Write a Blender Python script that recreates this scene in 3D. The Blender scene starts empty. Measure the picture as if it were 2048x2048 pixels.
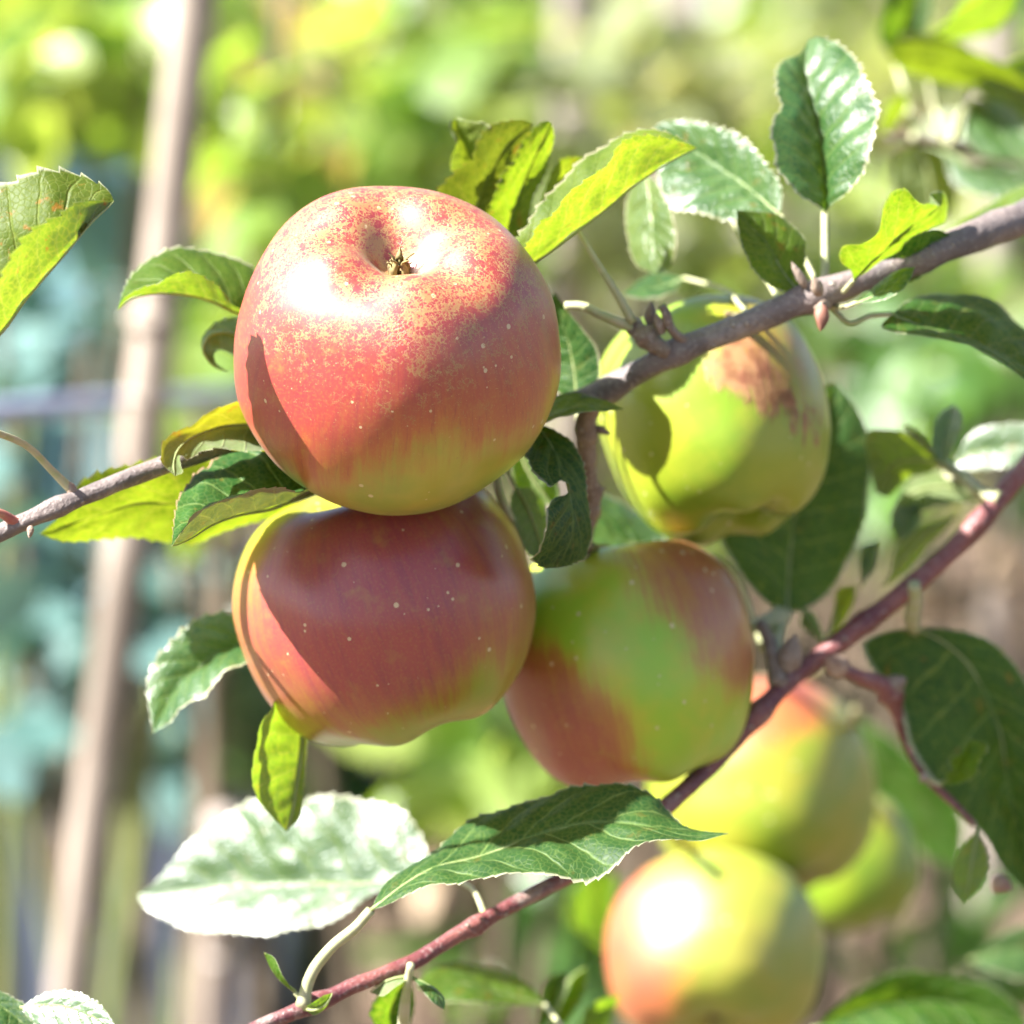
import bpy, math, random
import numpy as np
from mathutils import Vector, Matrix, noise as mnoise

scene = bpy.context.scene
C = scene.collection
# ------------------------------------------------------------------ camera
D0 = 0.86                      # metres from the lens to the middle of the top apple
K = 0.000133                   # tangent per photo pixel (2048 px frame)
cam_d = bpy.data.cameras.new('camera'); cam = bpy.data.objects.new('camera', cam_d); C.objects.link(cam)
cam_d.sensor_width = 24.0
cam_d.lens = 12.0 / (1024 * K)
cam_d.clip_start = 0.02; cam_d.clip_end = 400
cam.location = (0, 0, 1.35); cam.rotation_euler = (math.radians(79), 0, 0)
cam_d.dof.use_dof = True; cam_d.dof.focus_distance = D0 - 0.022; cam_d.dof.aperture_fstop = 5.6
cam_d.dof.aperture_blades = 9
scene.camera = cam
MW = Matrix.Translation(cam.location) @ cam.rotation_euler.to_matrix().to_4x4()
R3 = MW.to_3x3()
# ------------------------------------------------------------------ sky and sun
SUN_CAM = Vector((-0.68, 0.66, 0.33)).normalized()     # towards the sun, in lens axes
SUN_W = (R3 @ SUN_CAM).normalized()
world = bpy.data.worlds.new('World'); scene.world = world; world.use_nodes = True
wn = world.node_tree.nodes; wl = world.node_tree.links
sky = wn.new('ShaderNodeTexSky'); sky.sky_type = 'NISHITA'; sky.sun_disc = False
sky.sun_elevation = math.asin(SUN_W.z); sky.sun_rotation = math.atan2(SUN_W.x, SUN_W.y)
sky.air_density = 1.0; sky.dust_density = 1.5; sky.ozone_density = 1.0
bg = wn['Background']; bg.inputs['Strength'].default_value = 0.058
wl.new(sky.outputs[0], bg.inputs['Color'])
sun_d = bpy.data.lights.new('sun', 'SUN'); sun_d.energy = 5.0; sun_d.angle = math.radians(0.5); sun_d.color = (1.0, 0.97, 0.93)
sun = bpy.data.objects.new('sun', sun_d); C.objects.link(sun)
sun.rotation_euler = SUN_W.to_track_quat('Z', 'Y').to_euler(); sun.location = (-3, 0, 5)
vs = scene.view_settings
vs.view_transform = 'Standard'; vs.look = 'None'; vs.gamma = 1.0; vs.use_curve_mapping = False
vs.exposure = 2.2
cy = scene.cycles
cy.use_denoising = True; cy.max_bounces = 5; cy.transmission_bounces = 5; cy.diffuse_bounces = 3; cy.glossy_bounces = 2; cy.use_adaptive_sampling = True; cy.adaptive_threshold = 0.025; cy.transparent_max_bounces = 8
cy.sample_clamp_indirect = 6.0; cy.caustics_reflective = False; cy.caustics_refractive = False

# ------------------------------------------------------------------ helpers
def P(px, py, zmm=0.0):
    """a point seen at photo pixel px, py and zmm millimetres behind the plane of the top apple"""
    D = D0 + zmm / 1000.0
    return MW @ Vector(((px - 1024) * K * D, (1024 - py) * K * D, -D))
def PXM(px, zmm=0.0): return px * K * (D0 + zmm / 1000.0)
def CD(x, y, z): return (R3 @ Vector((x, y, z))).normalized()

def catmull(pts, n):
    """n samples, even in chord length, through pts (numpy k x d)"""
    p = np.asarray(pts, float)
    if len(p) == 2: return np.array([p[0] + (p[1] - p[0]) * t for t in np.linspace(0, 1, n)])
    d = np.maximum(np.linalg.norm(np.diff(p, axis=0), axis=1), 1e-6); s = np.concatenate([[0], np.cumsum(d)])
    m = np.zeros_like(p)
    for i in range(len(p)):
        if i == 0: m[i] = (p[1] - p[0]) / d[0]
        elif i == len(p) - 1: m[i] = (p[-1] - p[-2]) / d[-1]
        else: m[i] = ((p[i + 1] - p[i]) / d[i] * d[i - 1] + (p[i] - p[i - 1]) / d[i - 1] * d[i]) / (d[i] + d[i - 1])
    out = []
    for q in np.linspace(0, s[-1], n):
        i = min(max(int(np.searchsorted(s, q) - 1), 0), len(p) - 2); u = (q - s[i]) / d[i]
        h1 = 2*u**3 - 3*u*u + 1; h2 = -2*u**3 + 3*u*u; h3 = u**3 - 2*u*u + u; h4 = u**3 - u*u
        out.append(h1 * p[i] + h2 * p[i + 1] + d[i] * (h3 * m[i] + h4 * m[i + 1]))
    return np.array(out)

def path3(pts, zs, n):
    """pixel polyline with a list of depths spread over it -> n world points"""
    pts = np.asarray(pts, float)
    d = np.linalg.norm(np.diff(pts, axis=0), axis=1); s = np.concatenate([[0], np.cumsum(d)]); s /= max(s[-1], 1e-6)
    zs = np.asarray(zs if hasattr(zs, '__len__') else [zs], float)
    z = np.interp(s, np.linspace(0, 1, len(zs)), zs) if len(zs) > 1 else np.full(len(s), zs[0])
    w = [list(P(x, y, zz)) for (x, y), zz in zip(pts, z)]
    return catmull(w, n)

def link_mesh(name, verts, faces, mat, parent=None, smooth=True, origin=None):
    me = bpy.data.meshes.new(name)
    v = np.asarray(verts, float)
    if origin is not None: v = v - np.asarray(origin)
    me.from_pydata(v.tolist(), [], faces); me.update()
    if smooth: me.polygons.foreach_set('use_smooth', [True] * len(me.polygons))
    for m in (mat if isinstance(mat, (list, tuple)) else [mat]): me.materials.append(m)
    o = bpy.data.objects.new(name, me); C.objects.link(o)
    if parent is not None: o.parent = parent
    return o

def tag(o, label=None, cat=None, group=None, kind=None):
    if label: o['label'] = label
    if cat: o['category'] = cat
    if group: o['group'] = group
    if kind: o['kind'] = kind
    return o

def empty(name, loc, label, cat, group=None):
    o = bpy.data.objects.new(name, None); C.objects.link(o); o.location = loc; o.empty_display_size = 0.01
    return tag(o, label, cat, group)

def tube_geo(path, radii, sides=10, bump=0.0, seed=0, cap=True):
    path = np.asarray(path); n = len(path)
    t = np.gradient(path, axis=0); t /= np.maximum(np.linalg.norm(t, axis=1, keepdims=True), 1e-9)
    ref = np.array([0.13, 0.21, 0.97]); 
    if abs(t[0] @ ref) > 0.95: ref = np.array([0.97, 0.2, 0.1])
    u = np.cross(t[0], ref); u /= np.linalg.norm(u)
    rng = random.Random(seed); verts = []; faces = []
    for i in range(n):
        u = u - t[i] * (u @ t[i]); u /= np.linalg.norm(u); w = np.cross(t[i], u)
        for k in range(sides):
            a = 2 * math.pi * k / sides
            r = radii[i] * (1 + bump * mnoise.noise(Vector((math.cos(a) * 1.3 + seed, math.sin(a) * 1.3, i * 0.33))))
            verts.append(path[i] + (u * math.cos(a) + w * math.sin(a)) * r)
    for i in range(n - 1):
        for k in range(sides):
            k2 = (k + 1) % sides
            faces.append((i*sides + k, i*sides + k2, (i+1)*sides + k2, (i+1)*sides + k))
    if cap:
        verts.append(path[0]); verts.append(path[-1]); a, b = len(verts) - 2, len(verts) - 1
        for k in range(sides):
            k2 = (k + 1) % sides
            faces.append((a, k2, k)); faces.append((b, (n-1)*sides + k, (n-1)*sides + k2))
    return verts, faces

def tube(name, pts, zs, rpx, mat, parent, n=24, sides=10, bump=0.0, seed=0, knots=()):
    """a stem through photo pixels; rpx radii in photo pixels; knots: (fraction, extra radius share, width)"""
    path = path3(pts, zs, n)
    rp = np.asarray(rpx if hasattr(rpx, '__len__') else [rpx], float)
    ra = np.interp(np.linspace(0, 1, n), np.linspace(0, 1, len(rp)), rp) if len(rp) > 1 else np.full(n, rp[0])
    for f, e, w in knots:
        ra = ra * (1 + e * np.exp(-((np.linspace(0, 1, n) - f) / w) ** 2))
    zmid = float(np.mean(zs))
    v, f = tube_geo(path, ra * K * (D0 + zmid / 1000), sides, bump, seed)
    return link_mesh(name, v, f, mat, parent, origin=parent_origin(parent))

def parent_origin(p):
    o = np.zeros(3)
    while p is not None:
        o = o + np.array(p.location); p = p.parent
    return o

# ------------------------------------------------------------------ node helpers
class NT:
    def __init__(s, name):
        s.m = bpy.data.materials.new(name); s.m.use_nodes = True; s.t = s.m.node_tree
        s.n = s.t.nodes; s.l = s.t.links; s.n.clear(); s.out = s.n.new('ShaderNodeOutputMaterial')
    def node(s, typ, **kw):
        x = s.n.new(typ)
        for k, v in kw.items():
            if k.startswith('i_'):
                key = k[2:]; key = int(key) if key.isdigit() else key.replace('__', ' ')
                s.put(x, key, v)
            else: setattr(x, k, v)
        return x
    def put(s, nd, key, v):
        if hasattr(v, 'is_output') or isinstance(v, bpy.types.NodeSocket): s.l.new(v, nd.inputs[key])
        else: nd.inputs[key].default_value = v
    def math(s, op, a, b=0.0, c=None, clamp=False):
        x = s.n.new('ShaderNodeMath'); x.operation = op; x.use_clamp = clamp
        s.put(x, 0, a); s.put(x, 1, b)
        if c is not None: s.put(x, 2, c)
        return x.outputs[0]
    def mix(s, f, a, b, blend='MIX'):
        x = s.n.new('ShaderNodeMix'); x.data_type = 'RGBA'; x.blend_type = blend
        s.put(x, 0, f); s.put(x, 6, col(a)); s.put(x, 7, col(b)); return x.outputs[2]
    def ramp(s, f, lo, hi, a=0.0, b=1.0):
        x = s.n.new('ShaderNodeMapRange'); x.interpolation_type = 'SMOOTHSTEP'
        s.put(x, 0, f); s.put(x, 1, lo); s.put(x, 2, hi); s.put(x, 3, a); s.put(x, 4, b); return x.outputs[0]
    def noise(s, vec, scale, detail=3.0, rough=0.55, dist=0.0):
        x = s.n.new('ShaderNodeTexNoise'); s.put(x, 'Vector', vec); s.put(x, 'Scale', scale)
        s.put(x, 'Detail', detail); s.put(x, 'Roughness', rough); s.put(x, 'Distortion', dist); return x
    def voro(s, vec, scale, feature='F1', rand=1.0):
        x = s.n.new('ShaderNodeTexVoronoi'); x.feature = feature; s.put(x, 'Vector', vec); s.put(x, 'Scale', scale)
        s.put(x, 'Randomness', rand); return x
    def bump(s, h, strength, dist, normal=None):
        x = s.n.new('ShaderNodeBump'); s.put(x, 'Height', h); s.put(x, 'Strength', strength); s.put(x, 'Distance', dist)
        if normal is not None: s.put(x, 'Normal', normal)
        return x.outputs[0]
def col(c):
    if isinstance(c, (tuple, list)) and len(c) == 3: return (*c, 1.0)
    return c

# ------------------------------------------------------------------ materials
def leaf_material(name, top=(0.012, 0.052, 0.006), top2=(0.030, 0.092, 0.010), under=(0.15, 0.20, 0.08),
                  trans=(0.20, 0.37, 0.010), tw=0.42, gloss=0.50, spec=0.22, coat=0.0):
    s = NT(name)
    at = s.node('ShaderNodeAttribute', attribute_name='leafuv'); sep = s.node('ShaderNodeSeparateXYZ', i_0=at.outputs['Vector'])
    t, v, ln = sep.outputs[0], sep.outputs[1], sep.outputs[2]
    av = s.math('ABSOLUTE', v)
    oi = s.node('ShaderNodeObjectInfo'); osep = s.node('ShaderNodeSeparateColor', i_0=oi.outputs['Color'])
    tc = s.node('ShaderNodeTexCoord'); obj = tc.outputs['Object']
    age = osep.outputs[0]; spots = osep.outputs[1]
    wob = s.math('MULTIPLY', s.math('SUBTRACT', s.noise(obj, 130.0, 2.0).outputs[0], 0.5), 0.30)
    side = s.math('MULTIPLY', s.math('SIGN', v), 0.23)
    q = s.math('ADD', s.math('ADD', s.math('SUBTRACT', s.math('MULTIPLY', t, 8.5), s.math('MULTIPLY', av, 1.6)), wob), side)
    fr = s.math('ABSOLUTE', s.math('SUBTRACT', s.math('FRACT', q), 0.5))            # 0 on a lateral vein
    lat = s.ramp(fr, 0.0, 0.075, 1.0, 0.0)
    lat = s.math('MULTIPLY', lat, s.ramp(av, 0.55, 1.0, 1.0, 0.25))
    midv = s.ramp(av, 0.0, 0.06, 1.0, 0.0)
    vein = s.math('MAXIMUM', lat, midv)
    net = s.voro(obj, 620.0, 'DISTANCE_TO_EDGE'); netm = s.ramp(net.outputs[0], 0.0, 0.10, 1.0, 0.0)
    n1 = s.noise(obj, 60.0, 4.0); n2 = s.noise(obj, 420.0, 3.0)
    f1 = s.ramp(n1.outputs[0], 0.35, 0.68)
    cu = s.mix(f1, top, top2)
    cu = s.mix(s.math('MULTIPLY', vein, 0.55), cu, (0.17, 0.25, 0.07))
    cu = s.mix(s.math('MULTIPLY', netm, 0.22), cu, (0.16, 0.24, 0.06))
    cu = s.mix(s.math('MULTIPLY', age, s.ramp(n1.outputs[0], 0.3, 0.6, 0.5, 1.0)), cu, (0.24, 0.22, 0.02))
    cl = s.mix(s.math('MULTIPLY', vein, 0.5), under, (0.33, 0.36, 0.17))
    cl = s.mix(s.ramp(n2.outputs[0], 0.4, 0.7, 0.0, 0.35), cl, (0.27, 0.30, 0.16))
    # rusty flecks
    sp = s.noise(obj, 230.0, 4.0, 0.65); spm = s.math('MULTIPLY', s.ramp(sp.outputs[0], 0.60, 0.70), spots)
    cu = s.mix(spm, cu, (0.30, 0.13, 0.02)); cl = s.mix(spm, cl, (0.28, 0.13, 0.04))
    # pale hairy margin
    rim = s.math('MULTIPLY', s.ramp(av, 0.93, 0.985), 0.75)
    rimc = s.mix(osep.outputs[2], (0.50, 0.50, 0.34), (0.36, 0.20, 0.13))
    cu = s.mix(rim, cu, rimc); cl = s.mix(rim, cl, rimc)
    geo = s.node('ShaderNodeNewGeometry'); back = geo.outputs['Backfacing']
    base = s.mix(back, cu, cl)
    tr = s.mix(s.math('MULTIPLY', vein, 0.75), trans, (0.48, 0.50, 0.07))
    tr = s.mix(s.ramp(n2.outputs[0], 0.35, 0.68), tr, (trans[0] * 0.36, trans[1] * 0.55, trans[2] * 0.6))
    tr = s.mix(s.math('MULTIPLY', f1, 0.6), tr, (trans[0] * 0.7, trans[1] * 0.85, trans[2]))
    tr = s.mix(s.math('MULTIPLY', netm, 0.65), tr, (0.42, 0.48, 0.03))
    tr = s.mix(s.math('MULTIPLY', age, 0.8), tr, (0.50, 0.37, 0.012)); tr = s.mix(spm, tr, (0.40, 0.16, 0.02))
    hgt = s.math('ADD', s.math('MULTIPLY', s.math('SUBTRACT', 1.0, vein), 0.9), s.math('MULTIPLY', s.math('SUBTRACT', 1.0, netm), 0.16))
    hgt = s.math('ADD', hgt, s.math('MULTIPLY', n2.outputs[0], 0.8))
    bmp = s.bump(hgt, 0.55, 0.0006)
    pr = s.node('ShaderNodeBsdfPrincipled')
    s.put(pr, 'Base Color', base); s.put(pr, 'Normal', bmp)
    s.put(pr, 'Roughness', s.math('ADD', s.math('MULTIPLY', back, 0.30), s.math('ADD', gloss - 0.06, s.math('MULTIPLY', n2.outputs[0], 0.12))))
    s.put(pr, 'Specular IOR Level', s.math('SUBTRACT', spec, s.math('MULTIPLY', back, 0.3)))
    s.put(pr, 'Coat Weight', coat); s.put(pr, 'Coat Roughness', 0.34); s.put(pr, 'Coat Normal', bmp); s.put(pr, 'Sheen Weight', s.math('MULTIPLY', back, 0.25)); s.put(pr, 'Sheen Roughness', 0.4)
    tl = s.node('ShaderNodeBsdfTranslucent', i_Color=tr)
    mx = s.node('ShaderNodeMixShader', i_0=tw, i_1=pr.outputs[0], i_2=tl.outputs[0])
    s.l.new(mx.outputs[0], s.out.inputs[0]); return s.m

def bark_material(name, c1, c2, lent=(0.36, 0.30, 0.25), rough=0.5, fuzz=0.3, spec=0.4):
    s = NT(name); tc = s.node('ShaderNodeTexCoord'); obj = tc.outputs['Object']
    n1 = s.noise(obj, 90.0, 4.0); n2 = s.noise(obj, 900.0, 3.0)
    c = s.mix(s.ramp(n1.outputs[0], 0.35, 0.65), c1, c2)
    n4 = s.noise(obj, 34.0, 5.0, 0.7); c = s.mix(s.ramp(n4.outputs[0], 0.55, 0.66, 0.0, 0.5), c, lent)
    vo = s.voro(obj, 260.0); dots = s.ramp(vo.outputs['Distance'], 0.10, 0.22, 1.0, 0.0)
    keep = s.ramp(s.node('ShaderNodeSeparateColor', i_0=vo.outputs['Color']).outputs[0], 0.45, 0.5)
    dots = s.math('MULTIPLY', dots, keep)
    c = s.mix(s.math('MULTIPLY', dots, 0.8), c, lent)
    c = s.mix(s.ramp(n2.outputs[0], 0.5, 0.75, 0.0, fuzz), c, (0.46, 0.42, 0.38))
    h = s.math('ADD', s.math('ADD', s.math('MULTIPLY', n1.outputs[0], 0.8), s.math('MULTIPLY', n2.outputs[0], 0.4)), s.math('MULTIPLY', dots, 0.5))
    pr = s.node('ShaderNodeBsdfPrincipled', i_Roughness=rough)
    s.put(pr, 'Base Color', c); s.put(pr, 'Normal', s.bump(h, 1.0, 0.0011)); s.put(pr, 'Specular IOR Level', spec)
    s.l.new(pr.outputs[0], s.out.inputs[0]); return s.m

def plain_material(name, c, c2=None, rough=0.6, scale=40.0, trans=None, tw=0.3, spec=0.4, bump=0.0):
    s = NT(name); tc = s.node('ShaderNodeTexCoord'); n = s.noise(tc.outputs['Object'], scale, 4.0)
    cc = s.mix(s.ramp(n.outputs[0], 0.35, 0.65), c, c2 or tuple(x * 0.75 for x in c))
    pr = s.node('ShaderNodeBsdfPrincipled', i_Roughness=rough); s.put(pr, 'Base Color', cc); s.put(pr, 'Specular IOR Level', spec)
    if bump: s.put(pr, 'Normal', s.bump(n.outputs[0], 0.6, bump))
    sh = pr.outputs[0]
    if trans:
        tl = s.node('ShaderNodeBsdfTranslucent', i_Color=col(trans))
        sh = s.node('ShaderNodeMixShader', i_0=tw, i_1=sh, i_2=tl.outputs[0]).outputs[0]
    s.l.new(sh, s.out.inputs[0]); return s.m

def apple_material(name, blushes, green=(0.26, 0.30, 0.02), yellow=(0.40, 0.34, 0.035), red=(0.36, 0.045, 0.04), deep=(0.24, 0.025, 0.045),
                   orange=(0.42, 0.155, 0.025), lo=0.10, hi=0.75, russet=0.0, scab=None, seed=0.0, lent=1.0, rough=0.38, spec=0.55):
    """blushes: local directions with weights; everything in the apple's own axes (z = eye end)"""
    s = NT(name); tc = s.node('ShaderNodeTexCoord'); obj = tc.outputs['Object']
    off = s.node('ShaderNodeVectorMath', operation='ADD'); s.put(off, 0, obj); s.put(off, 1, (seed, seed * 0.7, -seed * 0.4)); oc = off.outputs[0]
    nrm = s.node('ShaderNodeVectorMath', operation='NORMALIZE'); s.put(nrm, 0, obj); d = nrm.outputs[0]
    sx = s.node('ShaderNodeSeparateXYZ', i_0=d); X, Y, Z = sx.outputs
    ang = s.math('ARCTAN2', Y, X)
    cx = s.node('ShaderNodeCombineXYZ'); s.put(cx, 0, s.math('MULTIPLY', s.math('COSINE', ang), 1.0)); s.put(cx, 1, s.math('SINE', ang)); s.put(cx, 2, s.math('MULTIPLY', Z, 0.10))
    streak = s.noise(cx.outputs[0], 16.0, 4.0, 0.65); streak2 = s.noise(cx.outputs[0], 22.0, 3.0, 0.6)
    big = s.noise(oc, 42.0, 4.0, 0.6); streak3 = s.noise(cx.outputs[0], 60.0, 4.0, 0.7, 0.4); patch = s.noise(oc, 120.0, 4.0, 0.6)
    tot = None
    for (bd, w) in blushes:
        dt = s.node('ShaderNodeVectorMath', operation='DOT_PRODUCT'); s.put(dt, 0, d); s.put(dt, 1, tuple(bd))
        x = s.math('MULTIPLY', s.ramp(dt.outputs['Value'], lo, hi), w)
        tot = x if tot is None else s.math('MAXIMUM', tot, x)
    tot = s.math('ADD', tot, s.math('MULTIPLY', s.math('SUBTRACT', big.outputs[0], 0.5), 0.55))
    tot = s.math('ADD', tot, s.math('MULTIPLY', s.math('SUBTRACT', streak.outputs[0], 0.5), 0.42))
    bl = s.ramp(tot, 0.05, 1.05)
    ground = s.mix(s.ramp(big.outputs[0], 0.35, 0.65), green, yellow)
    rd = s.mix(s.ramp(streak2.outputs[0], 0.38, 0.72, 0.0, 0.6), red, deep)
    c = s.mix(s.ramp(bl, 0.0, 0.55), ground, orange)
    c = s.mix(s.ramp(bl, 0.25, 1.0, 0.0, 0.9), c, rd)
    c = s.mix(s.math('MULTIPLY', s.ramp(streak3.outputs[0], 0.52, 0.72), s.ramp(bl, 0.05, 0.5, 0.0, 0.5)), c, deep)
    c = s.mix(s.math('MULTIPLY', s.ramp(patch.outputs[0], 0.55, 0.75), 0.20), c, yellow)
    scar = s.ramp(s.noise(oc, 75.0, 6.0, 0.75, 0.8).outputs[0], 0.70, 0.74); c = s.mix(s.math('MULTIPLY', scar, 0.7), c, (0.30, 0.19, 0.10))
    fine = s.noise(oc, 1500.0, 2.0)
    c = s.mix(s.ramp(fine.outputs[0], 0.48, 0.72, 0.0, 0.12), c, yellow)
    # lenticels
    vo = s.voro(oc, 330.0); rnd = s.node('ShaderNodeSeparateColor', i_0=vo.outputs['Color']).outputs
    rad = s.math('MULTIPLY_ADD', s.math('POWER', rnd[1], 2.0), 0.17, 0.035)
    dot = s.math('MULTIPLY', s.math('LESS_THAN', vo.outputs['Distance'], rad), s.math('GREATER_THAN', rnd[0], 0.55))
    dot = s.math('MULTIPLY', dot, lent)
    c = s.mix(s.math('MULTIPLY', dot, 0.75), c, (0.62, 0.50, 0.28))
    rgh = s.math('MULTIPLY_ADD', dot, 0.2, rough)
    hgt = s.math('MULTIPLY', s.noise(oc, 420.0, 3.0).outputs[0], 0.35)
    if russet:
        zone = s.ramp(s.math('ADD', Z, s.math('MULTIPLY', s.math('SUBTRACT', big.outputs[0], 0.5), 0.8)), -0.35, 0.95)
        dn = s.noise(oc, 700.0, 2.0)
        wv = s.node('ShaderNodeVectorMath', operation='MULTIPLY_ADD'); s.put(wv, 0, dn.outputs['Color']); s.put(wv, 1, (0.003, 0.003, 0.003)); s.put(wv, 2, oc); pass
        net = s.voro(wv.outputs[0], 950.0, 'DISTANCE_TO_EDGE')
        frag = s.noise(oc, 300.0, 3.0, 0.6)
        wid = s.math('MULTIPLY', s.math('SUBTRACT', s.math('ADD', frag.outputs[0], s.math('MULTIPLY', zone, 0.42)), 0.78), 0.8)
        rus = s.math('LESS_THAN', net.outputs[0], wid)
        fl = s.voro(wv.outputs[0], 1500.0); fr = s.node('ShaderNodeSeparateColor', i_0=fl.outputs['Color']).outputs
        fleck = s.math('MULTIPLY', s.math('LESS_THAN', fl.outputs['Distance'], 0.24), s.math('LESS_THAN', fr[0], s.math('MULTIPLY', zone, 0.5)))
        rus = s.math('MULTIPLY', s.math('MAXIMUM', rus, fleck), russet)
        rc = s.mix(s.ramp(frag.outputs[0], 0.35, 0.65), (0.48, 0.31, 0.10), (0.32, 0.17, 0.05))
        c = s.mix(s.math('MULTIPLY', rus, 0.80), c, rc)
        bowl = s.math('MULTIPLY', s.ramp(Z, 0.93, 0.995), 0.55)
        c = s.mix(s.math('MULTIPLY', bowl, s.ramp(frag.outputs[0], 0.35, 0.6)), c, (0.42, 0.33, 0.13))
        rgh = s.math('MULTIPLY_ADD', rus, 0.12, rgh)
        hgt = s.math('ADD', hgt, s.math('MULTIPLY', rus, 0.8))
    if scab:
        for (sd, a0, a1) in scab:
            dt = s.node('ShaderNodeVectorMath', operation='DOT_PRODUCT'); s.put(dt, 0, d); s.put(dt, 1, tuple(sd))
            sn = s.noise(cx.outputs[0], 9.0, 5.0, 0.7)
            val = s.math('ADD', dt.outputs['Value'], s.math('MULTIPLY', s.math('SUBTRACT', sn.outputs[0], 0.5), 0.16))
            val = s.math('ADD', val, s.math('MULTIPLY', s.math('SUBTRACT', s.noise(oc, 160.0, 5.0, 0.7).outputs[0], 0.5), 0.10))
            m = s.ramp(val, a0, a1)
            sc_c = s.mix(s.ramp(s.noise(oc, 260.0, 4.0).outputs[0], 0.4, 0.62), (0.22, 0.075, 0.035), (0.36, 0.17, 0.08))
            c = s.mix(s.math('MULTIPLY', m, 0.92), c, sc_c); rgh = s.math('MULTIPLY_ADD', m, 0.25, rgh); hgt = s.math('ADD', hgt, m)
    pr = s.node('ShaderNodeBsdfPrincipled'); s.put(pr, 'Base Color', c); s.put(pr, 'Roughness', rgh)
    s.put(pr, 'Specular IOR Level', spec); s.put(pr, 'Coat Weight', 0.25); s.put(pr, 'Coat Roughness', 0.30)
    pass
    s.put(pr, 'Sheen Weight', 0.03); s.put(pr, 'Sheen Roughness', 0.35)
    s.put(pr, 'Normal', s.bump(hgt, 0.35, 0.0003))
    s.l.new(pr.outputs[0], s.out.inputs[0]); return s.m

M_LEAF = leaf_material('apple_leaf')
M_LEAF_DARK = leaf_material('apple_leaf_dark', top=(0.011, 0.042, 0.011), top2=(0.024, 0.066, 0.014), tw=0.24, trans=(0.16, 0.32, 0.015))  # darker, less translucent copy; shade on some blades is put into its colour
M_LEAF_LIGHT = leaf_material('apple_leaf_light', top=(0.04, 0.10, 0.012), top2=(0.075, 0.15, 0.016), tw=0.48, trans=(0.25, 0.43, 0.010))  # paler, more translucent copy; some of the sunlight is put into its colour
M_LEAF_SHINY = leaf_material('apple_leaf_glossy', top=(0.022, 0.07, 0.018), top2=(0.05, 0.11, 0.03), gloss=0.38, spec=0.6, tw=0.3, coat=0.1)
M_LEAF_WHITE = leaf_material('apple_leaf_glaring', top=(0.022, 0.07, 0.018), top2=(0.05, 0.11, 0.03), gloss=0.40, spec=1.0, tw=0.3, coat=0.85)
M_LEAF_SHADED = leaf_material('apple_leaf_shaded', top=(0.012, 0.05, 0.009), top2=(0.028, 0.085, 0.012), under=(0.24, 0.19, 0.11), trans=(0.2, 0.3, 0.03), tw=0.14)  # brown, barely translucent underside: the shade on this leaf is put into its colour
M_BARK = bark_material('branch_bark', (0.115, 0.095, 0.090), (0.185, 0.145, 0.130))
M_BARK_RED = bark_material('twig_bark', (0.12, 0.030, 0.036), (0.21, 0.07, 0.062), fuzz=0.3, rough=0.42, spec=0.5)
M_SPUR = bark_material('spur_bark', (0.16, 0.11, 0.085), (0.26, 0.19, 0.14), fuzz=0.5)
M_PETIOLE = plain_material('petiole', (0.34, 0.36, 0.17), (0.42, 0.40, 0.25), 0.55, 300.0)
M_PETIOLE_RED = plain_material('petiole_red', (0.36, 0.10, 0.08), (0.42, 0.22, 0.14), 0.5, 200.0)
M_RIB = plain_material('leaf_rib', (0.30, 0.36, 0.13), (0.36, 0.40, 0.18), 0.5, 300.0, trans=(0.5, 0.5, 0.1), tw=0.3)
M_BUD = plain_material('bud_scale', (0.40, 0.30, 0.22), (0.24, 0.13, 0.09), 0.7, 250.0)
M_CALYX = plain_material('calyx_sepal', (0.28, 0.24, 0.09), (0.16, 0.11, 0.05), 0.8, 500.0)
M_STALK = plain_material('apple_stalk', (0.16, 0.15, 0.06), (0.14, 0.08, 0.05), 0.6, 300.0)

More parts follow.
